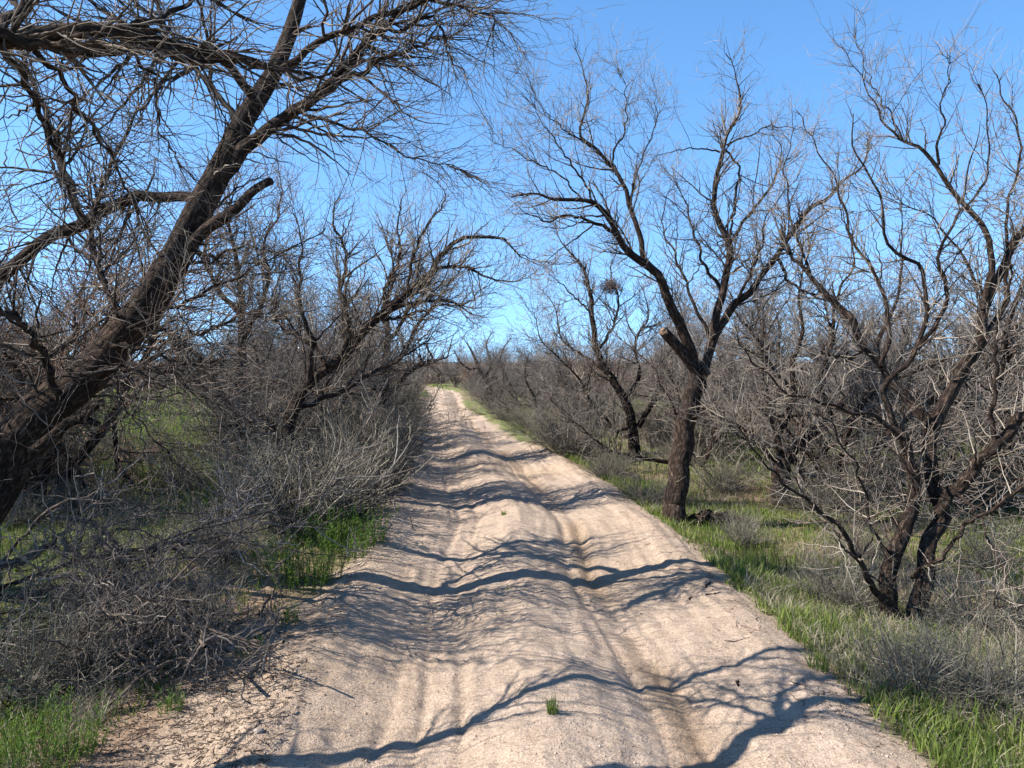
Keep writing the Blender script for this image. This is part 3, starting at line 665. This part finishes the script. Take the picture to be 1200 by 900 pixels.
def scatter(rng, n, x0, x1, y0, y1, dens, power=1.0):
    """points with a density that thins with distance; dens(x, y) in 0..1"""
    out = []; tot = 0
    while tot < n:
        m_ = n*2; lo, hi = y0**(1-power) if power != 1 else math.log(y0), y1**(1-power) if power != 1 else math.log(y1)
        q = rng.uniform(min(lo, hi), max(lo, hi), m_); y = np.exp(q) if power == 1 else q**(1/(1-power))
        lim = y*.72+.8; x = rng.uniform(-1, 1, m_)*lim; ok = (x > x0) & (x < x1) & (rng.random(m_) < dens(x, y))
        s_ = np.stack([x[ok], y[ok]], 1); out.append(s_); tot += len(s_)
        if len(out) > 30: break
    return np.concatenate(out)[:n]
def off(x, y): return np.abs(roadu(x, y))
def offroad(x, y): return 1-roadmask(x, y)
def d_green(x, y):
    u = roadu(x, y); g = sstep(-.02, .16, fbm(x*.8+3, y*.8, 3))
    strip = np.exp(-((u-1.80)/.33)**2)*(.04+1.0*sstep(-.08, .15, fbm(x*1.3+9, y*1.3, 3)))*(y < 16)*.38
    right = (u > 1.4)*(.12+.55*g+.7*sstep(-.08, .10, fbm(x*.3+11, y*.3, 3)))
    left = (u < -1.9)*(.18+.65*sstep(0, .18, fbm(x*.6+21, y*.6, 3)))
    lv = np.exp(-(((x+1.9)/.45)**2+((y-7.6)/1.6)**2))*.5
    bl = (x < -2.0)*(y < 5.0)*.55
    ridge = np.exp(-((u)/.10)**2)*np.maximum(0, fbm(x*2, y*1.5+4, 2)-.24)*.5
    return np.clip((strip+right+left+lv+bl)*offroad(x, y), 0, 1)
rng = np.random.default_rng(91)
xy = scatter(rng, 230000, -30, 30, 2.6, 34, d_green, 1.25)
dist = xy[:, 1]; h = (.018+.085*rng.random(len(xy))**1.6)*(.55+1.1*vnoise(xy[:, 0]*2.3, xy[:, 1]*2.3))*(1+.35*np.exp(-((roadu(xy[:, 0], xy[:, 1])-1.9)/.4)**2)); wd = rng.uniform(.004, .008, len(xy))*(1+dist/9)
tag(link('grass', blades('grass', xy, h, wd, rng, M['grass'])), 'short green grass and spring weeds along both verges', 'grass', kind='stuff')
def d_field(x, y):
    return np.clip((((x > -.52*y) & (x < -.33*y))*sstep(9, 11, y)*1.2+(x < -4.2)*sstep(10, 13, y)*.45+(x > 3.5)*sstep(9, 14, y)*.35)*(.35+sstep(-.1, .1, fbm(x*.4, y*.4+3, 3))), 0, 1)*offroad(x, y)
xy = scatter(rng, 60000, -40, 40, 9, 55, d_field, 1.0)
h = rng.uniform(.08, .22, len(xy)); wd = rng.uniform(.012, .022, len(xy))*(1+xy[:, 1]/30)
tag(link('field_grass', blades('field_grass', xy, h, wd, rng, M['field'])), 'yellow-green sunlit grass of the open field behind the trees', 'grass', kind='stuff')
def d_straw(x, y):
    u = roadu(x, y); g = sstep(-.10, .15, fbm(x*.9+50, y*.9, 3))
    return np.clip(((u > 1.5)+(u < -2.0))*(.08+.62*g)*offroad(x, y), 0, 1)
xy = scatter(rng, 120000, -30, 30, 2.6, 42, d_straw, 1.2)
h = rng.uniform(.03, .16, len(xy)); wd = rng.uniform(.0022, .0042, len(xy))*(1+xy[:, 1]/7)
tag(link('dry_grass', blades('dry_grass', xy, h, wd, rng, M['straw'], .9)), 'dry pale straw standing among the green grass', 'dry grass', kind='stuff')

# litter of sticks and leaf bits on the verges
def d_lit(x, y):
    u = roadu(x, y); return np.clip(np.where(u < 0, sstep(-3.4, -1.5, u)*(u < -1.15), np.exp(-((u-1.6)/.35)**2)*.5)+.25*(np.abs(u) > 2), 0, 1)*(.3+sstep(-.1, .15, fbm(x*1.4, y*1.4, 2)))
xy = scatter(rng, 11000, -12, 12, 2.6, 20, d_lit, 1.3); n = len(xy)
az = rng.uniform(0, 6.28, n); L = (.012+.07*rng.random(n)**2.5)*(1+xy[:, 1]/20); z = H(xy[:, 0], xy[:, 1])+.004
dv = np.stack([np.cos(az), np.sin(az), rng.normal(size=n)*.15], 1); K = 4
P = np.stack([np.stack([xy[:, 0], xy[:, 1], z], 1)+dv*(L*(k/(K-1)-.5))[:, None]+rng.normal(size=(n, 3))*(L*.07)[:, None] for k in range(K)], 1); P[:, :, 2] = np.maximum(P[:, :, 2], (z-.002)[:, None])
tb = Tubes(); tb.add(P, np.full((n, K), .0019)*rng.uniform(.5, 1.5, (n, 1)), 4, rng)
tag(link('twig_litter', tb.mesh('twig_litter', M['litter'])), 'scattered twigs and bark bits on the shoulders', 'litter', kind='stuff')

# coarse grains, pebbles and crumbs of soil on the sand
def d_peb(x, y): return np.clip(.25+.75*sstep(.0, .2, fbm(x*2.4, y*1.1+7, 3))+.9*np.exp(-((np.abs(roadu(x, y))-1.4)/.25)**2), 0, 1)*(np.abs(roadu(x, y)) < 1.9)
xy = scatter(rng, 14000, -4, 4, 2.6, 14, d_peb, 1.6); n = len(xy)
oc = np.array([[1, 0, 0], [0, 1, 0], [-1, 0, 0], [0, -1, 0], [0, 0, .7], [0, 0, -.7]]); sz = .0020+.0055*rng.random(n)**5
Vp = np.stack([xy[:, 0], xy[:, 1], H(xy[:, 0], xy[:, 1])+sz*.3], 1)[:, None]+oc[None]*sz[:, None, None]*rng.uniform(.55, 1.4, (n, 6, 1))
tf = np.array([[0, 1, 4], [1, 2, 4], [2, 3, 4], [3, 0, 4], [1, 0, 5], [2, 1, 5], [3, 2, 5], [0, 3, 5]])
M['grain'] = mat_twig('sand_crumbs', [(.20, .13, .085), (.40, .29, .21), (.56, .45, .36)], 2)
tag(link('gravel', mk_mesh('gravel', Vp.reshape(-1, 3), [(np.arange(n)[:, None, None]*6+tf).reshape(-1, 3)], M['grain'], False, {'tint': ('FLOAT', np.repeat(rng.random(n), 6))})), 'scattered pebbles and soil crumbs on the sandy track', 'gravel', kind='stuff')

# ------------------------------------------------------------------ grey shrubs
def shrub_meshes(seed, r=.5, h=.5, n0=90, n1=620, n2=1500, leaf=900, thick=1.0):
    rng = np.random.default_rng(seed); K = 7
    az = rng.uniform(0, 2*math.pi, n0); el = rng.uniform(.12, 1.0, n0)
    d = nrm(np.stack([np.cos(az)*(1-el*.55)*r/h, np.sin(az)*(1-el*.55)*r/h, el+.2], 1)); p = np.stack([np.cos(az), np.sin(az), 0*az], 1)*rng.random((n0, 1))*.10; p[:, 2] = -.03; pts = [p]
    L = rng.uniform(.6, 1.1, n0)*math.hypot(r, h)*.85
    for k in range(1, K):
        d = nrm(d+rng.normal(size=(n0, 3))*.17); p = p+d*(L/(K-1))[:, None]; pts.append(p)
    P0 = np.stack(pts, 1); P0[:, 1:, 2] = np.maximum(P0[:, 1:, 2], .015); R0 = np.linspace(.0052, .002, K)[None]*rng.uniform(.6, 1.2, (n0, 1))*thick
    P1, R1 = spawn(P0, R0, rng, n1, (.15, 1), (.10, .34), 6, (20, 65), .65, (.0012*thick, .003*thick), .25, .22, .2)
    P2, R2 = spawn(P1, R1, rng, n2, (.1, 1), (.05, .18), 4, (20, 75), .7, (.0009*thick, .002*thick), .2, .25, .25)
    tb = Tubes(); tb.add(P0, R0, 4, rng); tb.add(P1, R1, 3, rng); tb.add(P2, R2, 3, rng)
    ms = tb.mesh('stems', M['shrub']); ml = None
    if leaf:
        pi = rng.integers(0, len(P2), leaf); c = P2[pi, rng.integers(1, 4, leaf)]; a = nrm(rng.normal(size=(leaf, 3))); b_ = nrm(np.cross(a, rng.normal(size=(leaf, 3))))
        Lf = rng.uniform(.008, .018, (leaf, 1)); V = np.stack([c, c+a*Lf*.5+b_*Lf*.22, c+a*Lf, c+a*Lf*.5-b_*Lf*.22], 1).reshape(-1, 3)
        ml = mk_mesh('leaves', V, [np.arange(leaf*4).reshape(-1, 4)], M['shrubleaf'], False, {'tint': ('FLOAT', np.repeat(rng.random(leaf), 4))})
    return ms, ml
SH = [shrub_meshes(400, .50, .42), shrub_meshes(401, .55, .5, leaf=1600), shrub_meshes(402, .45, .55, n0=110, leaf=500), shrub_meshes(403, .6, .38, leaf=1200), shrub_meshes(404, .5, .75, n0=70, n1=700, n2=1800, leaf=300, thick=1.8)]
def shrub(k, x, y, s, label, group=None, rz=None):
    r = bpy.data.objects.new('grey_shrub', None); COL.objects.link(r); r.location = (x, y, h1(x, y)); r.rotation_euler = (0, 0, rz if rz is not None else (x*7+y*3) % 6.28)
    r.scale = (s,)*3 if not hasattr(s, '__len__') else s; tag(r, label, 'shrub', group)
    link('stems', SH[k][0], r)
    if SH[k][1]: link('leaves', SH[k][1], r)
    return r
GS = 'grey twiggy shrubs along the verges'
def sp(k, px, py, s, label, group=None):
    q = G(px, py); shrub(k, q[0], q[1], s, label, group)
sp(0, 1075, 812, .8, 'grey dry shrub in the grass in front of the many-stemmed mesquite', GS)
sp(1, 1165, 825, .8, 'grey dry shrub in the bottom right grass, cut by the photo edge', GS)
sp(2, 985, 715, .8, 'pale straw-grey shrub between the sand edge and the many-stemmed mesquite', GS)
sp(3, 1150, 738, .8, 'dark low grey shrub just right of the many-stemmed trunk', GS)
sp(0, 1010, 655, .7, 'grey shrub behind and left of the many-stemmed mesquite', GS)
sp(1, 1165, 668, .8, 'grey-green shrub behind the many-stemmed mesquite at the right edge', GS)
sp(2, 870, 640, .62, 'small pale shrub right of the sawn-limb mesquite', GS)
sp(3, 760, 590, .75, 'grey shrub against the left foot of the sawn-limb mesquite', GS)
sp(1, 845, 575, 1.1, 'wide grey-green shrub behind the sawn-limb mesquite', GS)
sp(2, 715, 562, .85, 'olive-grey shrub at the sand edge, first one past the sawn-limb mesquite', GS)
sp(4, 655, 528, 1.15, 'pale grey shrub on the right road edge halfway up the track', GS)
sp(0, 960, 600, 1.1, 'straggly grey shrub at the foot of the short thick forking trunk', GS)
sp(4, 255, 665, .75, 'dark grey tangled shrub on the left verge beyond the dead brush heap', GS)
sp(4, 345, 625, 1.25, 'bushy grey shrub under the arching mesquite limb, nearest the road', GS)
sp(4, 400, 605, 1.45, 'tall grey thorny shrub beside the road under the arching limb', GS)
sp(4, 300, 600, 1.2, 'round grey shrub at the foot of the two-stemmed mesquite', GS)
sp(4, 438, 578, 1.5, 'dark grey shrub crowding the left road edge under the overhang', GS)
sp(1, 90, 600, .8, 'grey dry shrub behind the heap, below the leaning trunk', GS)
sp(0, 25, 615, .8, 'straw-grey shrub at the left edge under the leaning trunk', GS)
sp(1, 30, 812, .95, 'greenish-grey feathery shrub in the bottom left corner', GS)
sp(2, 105, 800, .75, 'greenish-grey shrub in front of the dead brush heap', GS)
sp(2, 215, 575, 1.1, 'lilac-grey dry shrub in the open grass left of the two-stemmed mesquite', GS)
sp(3, 160, 545, 1.3, 'low grey shrub in the open grass beneath the leaning trunk', GS)
rng = np.random.default_rng(17)
LSL = 'tall grey brush shrub packed along the left edge of the far road'
LSR = 'grey brush shrub packed along the right edge of the far road'
for y in (11.2, 12.6, 14, 15.6, 17.2, 19, 21, 23.2, 25.6, 28.5, 31.5, 35, 39, 43, 47):
    cx = float(centre(y)); shrub(4, cx-1.65-rng.uniform(0, .5), y, rng.uniform(1.5, 2.1), LSL, 'brush shrubs on the left edge of the far road')
    shrub(4, cx-3.2-rng.uniform(0, .8), y+.5, rng.uniform(1.4, 1.9), 'tall grey brush shrub in the row behind the left road-edge shrubs', 'brush shrubs behind the left road edge')
for y in (13.6, 15.4, 17.4, 19.6, 22, 24.6, 27.4, 30.5, 34, 38, 42, 46):
    cx = float(centre(y)); shrub(int(rng.integers(0, 5)), cx+1.55+rng.uniform(0, .4), y, rng.uniform(1.0, 1.5), LSR, 'brush shrubs on the right edge of the far road')
    shrub(4, cx+3.3+rng.uniform(0, .9), y+.6, rng.uniform(1.2, 1.7), 'grey brush shrub in the row behind the right road-edge shrubs', 'brush shrubs behind the right road edge')
for i in range(60):
    side = -1 if i % 2 else 1; y = rng.uniform(9, 30); x = float(centre(y))+side*rng.uniform(3.2, 3.4+y*.6)
    if -.53*y < x < -.30*y: continue
    if side < 0: shrub(int(rng.integers(0, 5)), x, y, rng.uniform(.7, 1.4), 'low grey shrub dotted through the grass and trees left of the road', 'scattered shrubs left of the road')
    else: shrub(int(rng.integers(0, 5)), x, y, rng.uniform(.8, 1.5), 'low grey shrub dotted through the grass and trees right of the road', 'scattered shrubs right of the road')

# ------------------------------------------------------------------ dead brush heap on the left verge
rng = np.random.default_rng(55)
q = G(150, 800); bp = np.array([q[0], q[1]+.15, 0]); bp[2] = h1(bp[0], bp[1]); D = 4.5
root = bpy.data.objects.new('brush_pile', None); COL.objects.link(root); root.location = bp
tag(root, 'heap of dead grey broken branches lying on the left verge', 'brush pile')
main = [
 TR([(70, 605), (100, 612), (125, 625), (142, 650), (150, 680), (165, 720), (190, 745), (215, 780)], 4.7, 4.2, .016, .008),
 TR([(75, 635), (95, 655), (125, 672), (150, 683), (175, 700), (200, 722)], 4.6, 4.3, .018, .009),
 TR([(105, 685), (118, 695), (135, 692), (160, 700), (185, 708)], 4.2, 4.2, .022, .012),
 TR([(118, 695), (122, 715), (130, 730), (150, 740)], 4.2, 4.1, .014, .008),
 TR([(0, 665), (30, 655), (55, 640), (75, 625)], 4.5, 4.7, .03, .012),
 TR([(110, 630), (130, 645), (145, 660), (150, 690), (180, 710), (205, 745), (235, 790)], 4.5, 4.3, .02, .007),
 TR([(90, 600), (125, 585), (160, 592), (200, 600), (240, 602)], 4.6, 4.9, .008, .004),
 TR([(130, 646), (165, 643), (200, 637), (250, 612), (310, 600), (360, 615)], 4.5, 5.6, .014, .004),
 TR([(135, 618), (165, 622), (200, 640), (215, 650)], 4.6, 4.8, .008, .004),
 TR([(20, 700), (60, 690), (100, 680), (150, 682)], 4.4, 4.5, .02, .01),
 TR([(60, 750), (90, 730), (130, 735), (170, 760), (210, 800)], 4.2, 4.1, .014, .006),
 TR([(170, 700), (178, 745), (175, 790), (200, 800)], 4.3, 4.1, .012, .006),
]
tb = Tubes(); PP = []; RR = []
for P, r in main:
    P, r = resample(P, r, 20); P = P-bp+rng.normal(size=P.shape)*.006; tb.add(P, r, 8, rng, .12, cap=True); PP.append(P); RR.append(r)
# a body of loose crossing limbs under the traced ones
for i in range(46):
    a = rng.uniform(0, 6.28); c = np.array([np.clip(rng.normal(), -1.3, 1.3)*.38-.05, np.clip(rng.normal(), -1.5, 1.5)*.42+.15, 0]); rad = math.hypot(c[0]/.75, (c[1]-.15)/.75)
    zc = max(.04, .50*(1-min(rad, 1.1)/1.2)*rng.uniform(.35, 1)); L = rng.uniform(.4, 1.1); d = nrm(np.array([math.cos(a), math.sin(a), rng.normal()*.25])); K = 6; p = c+[0, 0, zc]-d*L/2; pts = [p]
    for k in range(K): d = nrm(d+rng.normal(size=3)*.28); p = p+d*L/K; pts.append(p)
    P = np.array(pts); P[:, 2] = np.maximum(P[:, 2], .015); r = np.linspace(rng.uniform(.006, .013), .003, K+1); P, r = resample(P, r, 20); tb.add(P, r, 6, rng, .1, cap=True); PP.append(P); RR.append(r)
link('branches', tb.mesh('branches', M['deadlimb']), root)
P0 = np.stack(PP); R0 = np.stack(RR)
P1, R1 = spawn(P0, R0, rng, 950, (.05, 1), (.15, .5), 8, (25, 75), .5, (.0015, .005), -.1, .22, .25)
P2, R2 = spawn(P1, R1, rng, 6500, (.05, 1), (.06, .24), 5, (25, 80), .7, (.0009, .0024), -.1, .22, .25)
tb = Tubes(); tb.add(P1, knobs(R1, rng), 5, rng); tb.add(P2, R2, 3, rng); link('twigs', tb.mesh('twigs', M['dead']), root)

# fallen branches
def fallen(label, pts, r0, r1, seed, n1=14, name='fallen_branch', mat='deadlimb', L=(.1, .4), cat='branch', group=None):
    rng = np.random.default_rng(seed); pts = np.array(pts, float); base = pts[0].copy(); base[2] = h1(base[0], base[1])
    root = bpy.data.objects.new(name, None); COL.objects.link(root); root.location = base; tag(root, label, cat, group)
    P, r = resample(pts, np.linspace(r0, r1, len(pts)), 22); P = P-base; P[1:-1] += rng.normal(size=P[1:-1].shape)*r0*.4
    tb = Tubes(); tb.add(P, r, 8, rng, .12, cap=True); link('branch', tb.mesh('branch', M[mat]), root)
    if n1:
        P1, R1 = spawn(P[None], r[None], rng, n1, (.1, 1), L, 7, (25, 60), .5, (.001, .006), 0, .2, .2); P2, R2 = spawn(P1, R1, rng, n1*5, (.1, 1), (L[0]*.5, L[1]*.5), 5, (25, 60), .7, (.0009, .003), 0, .2, .2)
        tb = Tubes(); tb.add(P1, R1, 5, rng); tb.add(P2, R2, 3, rng); link('twigs', tb.mesh('twigs', M['dead' if mat != 'bark' else 'twig']), root)
    return root
fallen('long pale dead branch resting across the grass under the leaning trunk', [G(0, 668)+[0, 0, .05], PX(60, 595, 6.0), PX(110, 588, 6.1), PX(170, 605, 6.2), PX(240, 602, 6.4)], .014, .005, 3, 20)
def roadstick(px, py, dx, dy, r, label, seed, mat='bark'):
    dx *= 1.5; dy *= 1.5; r *= .55
    q = G(px, py); fallen(label, [[q[0]+dx*t+.01*math.sin(9*t+seed), q[1]+dy*t+.012*math.cos(7*t+seed), h1(q[0]+dx*t, q[1]+dy*t)+r*.8] for t in np.linspace(0, 1, 5)], r, r*.6, seed, 0, 'fallen_stick', mat, cat='stick', group='sticks lying on the sand')
roadstick(826, 690, .05, .10, .012, 'short dark upright-looking stick on the sand at the right road edge', 1)
roadstick(858, 688, .09, -.06, .011, 'dark stick lying where the sand meets the right grass, past the first stick', 2)
roadstick(828, 697, .06, .01, .008, 'small dark twig just below the short stick on the right sand', 4)
roadstick(893, 718, .05, -.03, .010, 'dark bark chip on the right sand edge, nearest the grass', 6)
roadstick(848, 752, .10, .0, .005, 'thin pale twig flat on the sand right of the ruts', 7)
roadstick(808, 703, .02, .03, .007, 'tiny dark bit on the sand left of the short stick', 9)
roadstick(866, 803, .0, .035, .009, 'small dark chip standing in the sand above the forked shadow', 10)
roadstick(945, 828, -.02, .10, .003, 'thin upright dead stem in the sand near the bottom right', 12)
# root and bark clump at the foot of the sawn-limb tree
q = b2+np.array([.28, -.05, 0])
fallen('dark rotten log lying at the foot of the sawn-limb mesquite', [q+[-.12, .0, .05], q+[.1, -.03, .06], q+[.3, .02, .05], q+[.42, .05, .02]], .06, .03, 21, 22, 'log', 'bark', (.1, .25), cat='log')

# ------------------------------------------------------------------ green herbs and tufts
def herb_mesh(seed, n=30, h=.28, spread=.14, lw=.008, ll=.06, per=16):
    rng = np.random.default_rng(seed); K = 5
    a = rng.uniform(0, 6.28, n); r = spread*np.sqrt(rng.random(n)); p = np.stack([np.cos(a)*r, np.sin(a)*r, 0*a-.01], 1)
    hs = h*rng.uniform(.45, 1.1, n); d = nrm(np.stack([np.cos(a)*.25, np.sin(a)*.25, 1+0*a], 1)+rng.normal(size=(n, 3))*.12); pts = [p]
    for k in range(1, K): d = nrm(d+rng.normal(size=(n, 3))*.06+np.array([0, 0, .05])); p = p+d*(hs/(K-1))[:, None]; pts.append(p)
    P = np.stack(pts, 1); tb = Tubes(); tb.add(P, np.linspace(.0022, .0010, K)[None]*np.ones((n, 1)), 3, rng)
    m_ = n*per; pi = rng.integers(0, n, m_); f = rng.uniform(.1, 1, m_)*(K-1); i0 = np.minimum(f.astype(int), K-2); fr = (f-i0)[:, None]; c = P[pi, i0]*(1-fr)+P[pi, i0+1]*fr
    q = rng.uniform(0, 6.28, m_); el = rng.uniform(.5, 1.6, m_); dd = nrm(np.stack([np.cos(q), np.sin(q), el], 1)); sd = nrm(np.cross(dd, [0, 0, 1.])); L = (ll*rng.uniform(.5, 1.1, m_))[:, None]
    V = np.stack([c, c+dd*L*.5+sd*lw*.5, c+dd*L+[0, 0, -.004], c+dd*L*.5-sd*lw*.5], 1).reshape(-1, 3)
    ml = mk_mesh('leaves', V, [np.arange(m_*4).reshape(-1, 4)], M['herb'], False, {'tint': ('FLOAT', np.repeat(rng.random(m_), 4))})
    return tb.mesh('stems', M['herb']), ml
HB = [herb_mesh(501), herb_mesh(502, 22, .22, .10), herb_mesh(503, 40, .34, .18, .006, .045, 26)]
def herb(k, px, py, s, label, group=None):
    q = G(px, py); r = bpy.data.objects.new('leafy_weed', None); COL.objects.link(r); r.location = (q[0], q[1], h1(q[0], q[1])); r.rotation_euler = (0, 0, px % 6.28); r.scale = (s,)*3
    tag(r, label, 'weed', group); link('stems', HB[k][0], r); link('leaves', HB[k][1], r)
GW = 'upright green weeds on the verges'
herb(2, 350, 690, 1.0, 'bright upright green weed below the grey shrub beside the track', GW)
herb(2, 378, 682, .8, 'upright green weed nearest the sand, right of the bright one', GW)
herb(2, 325, 672, .9, 'green weed in the shade behind the bright upright one', GW)
herb(2, 405, 655, 1.1, 'dark green leafy weed on the left sand edge', GW)
herb(2, 430, 640, 1.0, 'dark green leafy weed furthest along the left sand edge', GW)
herb(2, 380, 640, 1.1, 'dark green weed under the thorny grey shrub', GW)
herb(2, 20, 905, .8, 'bright green weed in the bottom left corner', GW)
herb(2, 72, 893, .75, 'bright green weed second in from the bottom left corner', GW)
herb(1, 200, 835, .5, 'small green sprout on bare soil in front of the brush heap', GW)
herb(0, 265, 575, 1.3, 'leafy dark green plant in the open grass left of the two-stemmed mesquite', GW)
herb(0, 235, 605, 1.2, 'leafy green plant behind the brush heap in half shade', GW)
herb(1, 338, 732, .55, 'thin dark green sprout on the reddish clods', GW)
herb(1, 290, 770, .5, 'low green sprout at the sand\'s left margin', GW)
GT = 'tufts of broad green grass blades'
def tuft(px, py, n, h, sp_, wd, label, seed, group=GT, lean=.45):
    rng = np.random.default_rng(seed); q = G(px, py); a = rng.uniform(0, 6.28, n); r = sp_*np.sqrt(rng.random(n)); xy = np.stack([np.cos(a)*r, np.sin(a)*r], 1)
    me = blades('blades', xy, h*rng.uniform(.5, 1.1, n), wd*rng.uniform(.7, 1.3, n), rng, M['grass'], lean, z=np.zeros(n), K=5)
    o = link('grass_tuft', me, None, (q[0], q[1], h1(q[0], q[1]))); tag(o, label, 'grass tuft', group)
tuft(648, 835, 46, .10, .025, .006, 'small green tuft alone on the sandy ridge between the ruts', 1, lean=.2)
tuft(591, 603, 30, .07, .03, .010, 'tiny green tuft further up the middle ridge', 2, lean=.3)
tuft(598, 690, 14, .05, .03, .005, 'faint small sprout on the middle ridge between the two tufts', 3)
tuft(626, 808, 30, .02, .08, .004, 'sparse flat green sprouts beside the ridge tuft', 4)
tuft(958, 785, 40, .17, .05, .007, 'reddish-green tuft standing out onto the sand edge', 5)
tuft(1090, 850, 70, .17, .12, .012, 'big broad-bladed green tuft beside the bottom right sand edge', 6)
tuft(1050, 825, 60, .16, .10, .012, 'broad-bladed green tuft just past the biggest one', 7)
tuft(1130, 880, 70, .15, .14, .010, 'broad-bladed green tuft at the bottom right corner', 8)
tuft(925, 730, 50, .11, .08, .008, 'green tuft by the sand edge, left of the straw-grey shrub', 9)
tuft(900, 700, 50, .11, .09, .009, 'green tuft by the sand edge near the dark bark chip', 10)
tuft(1000, 790, 60, .13, .10, .009, 'lush green tuft between the reddish-green one and the broad blades', 11)
# pale stones by the brush heap
def stone(px, py, s, label, seed):
    rng = np.random.default_rng(seed); q = G(px, py); u = np.linspace(0, math.pi, 9); v = np.arange(12)*2*math.pi/12; U, W = np.meshgrid(u, v, indexing='ij')
    r = s*(1+.5*fbm(np.cos(W)*1.1*np.sin(U)+seed, np.cos(U)*1.1+seed, 3)); V = np.stack([r*np.sin(U)*np.cos(W)*1.2, r*np.sin(U)*np.sin(W), r*np.cos(U)*.7+s*.3], -1).reshape(-1, 3)
    i = np.arange(108).reshape(9, 12); a = i[:-1]; b_ = i[1:]; f = np.stack([a, np.roll(a, -1, 1), np.roll(b_, -1, 1), b_], -1).reshape(-1, 4)[:, ::-1]
    tag(link('stone', mk_mesh('stone', V, [f], M['stone'], False), None, (q[0], q[1], h1(q[0], q[1]))), label, 'stone', 'pale stones on the left shoulder')
stone(268, 762, .022, 'larger pale stone on the soil right of the brush heap', 2)
stone(303, 858, .020, 'pale stone near the bottom of the left shoulder', 3)
stone(255, 772, .014, 'smaller pale stone beside the brush heap twigs', 4)

# ------------------------------------------------------------------ every repeat named by what it stands behind or beside
bpy.context.view_layer.update()
ORD = ['nearest', 'second nearest', 'third nearest', 'fourth nearest', 'fifth nearest', 'sixth nearest', 'seventh nearest', 'eighth nearest', 'ninth nearest', 'tenth nearest',
       'eleventh nearest', 'twelfth nearest', 'thirteenth nearest', 'fourteenth nearest', 'fifteenth nearest', 'sixteenth nearest']
BINS = [(-1e9, 60, 'near the left photo edge'), (60, 190, 'seen beneath the leaning trunk'), (190, 310, 'behind the two-stemmed mesquite'), (310, 430, 'behind the arching mesquite'),
        (430, 520, 'just left of the far road end'), (520, 640, 'just right of the far road end'), (640, 750, 'behind the nest tree'), (750, 860, 'behind the sawn-limb mesquite'),
        (860, 985, 'behind the short forking trunk'), (985, 1150, 'behind the many-stemmed mesquite'), (1150, 1e9, 'near the right photo edge')]
KIND = {GR: 'bare thicket tree', GL: 'bare thicket tree', FR: 'small far bare tree', FL: 'small far bare tree',
        'scattered shrubs left of the road': 'low grey shrub', 'scattered shrubs right of the road': 'low grey shrub',
        'brush shrubs on the left edge of the far road': ('grey brush shrub hugging the left road edge, %s in its row',), 'brush shrubs on the right edge of the far road': ('grey brush shrub hugging the right road edge, %s in its row',),
        'brush shrubs behind the left road edge': ('taller brush shrub one row back from the left road edge, %s in its row',), 'brush shrubs behind the right road edge': ('taller brush shrub one row back from the right road edge, %s in its row',)}
SHARED = {LL, LR, LFL, LFR}
tbl = {}
for nm_ in [o.name for o in bpy.data.objects if o.parent is None]:
    o = bpy.data.objects[nm_]
    g = o.get('group')
    if o.parent or g not in KIND: continue
    if g in (GR, GL) and o['label'] not in SHARED: continue
    px = 600+F*o.location.x/max(o.location.y, .1); k = KIND[g]
    if isinstance(k, str):
        if 'shrub' in k and not (-40 < px < 1240):
            for ch in list(o.children): bpy.data.objects.remove(ch)
            bpy.data.objects.remove(o); continue
        b_ = next(t for a, c_, t in BINS if a <= px < c_); tbl.setdefault(k+' '+b_+', %s of those there', []).append(o)
    else: tbl.setdefault(k[0], []).append(o)
for k, os_ in tbl.items():
    os_.sort(key=lambda o: o.location.y)
    for i, o in enumerate(os_): o['label'] = (k % ORD[min(i, 15)]) if len(os_) > 1 or '%s of' not in k else k.split(', %s')[0]
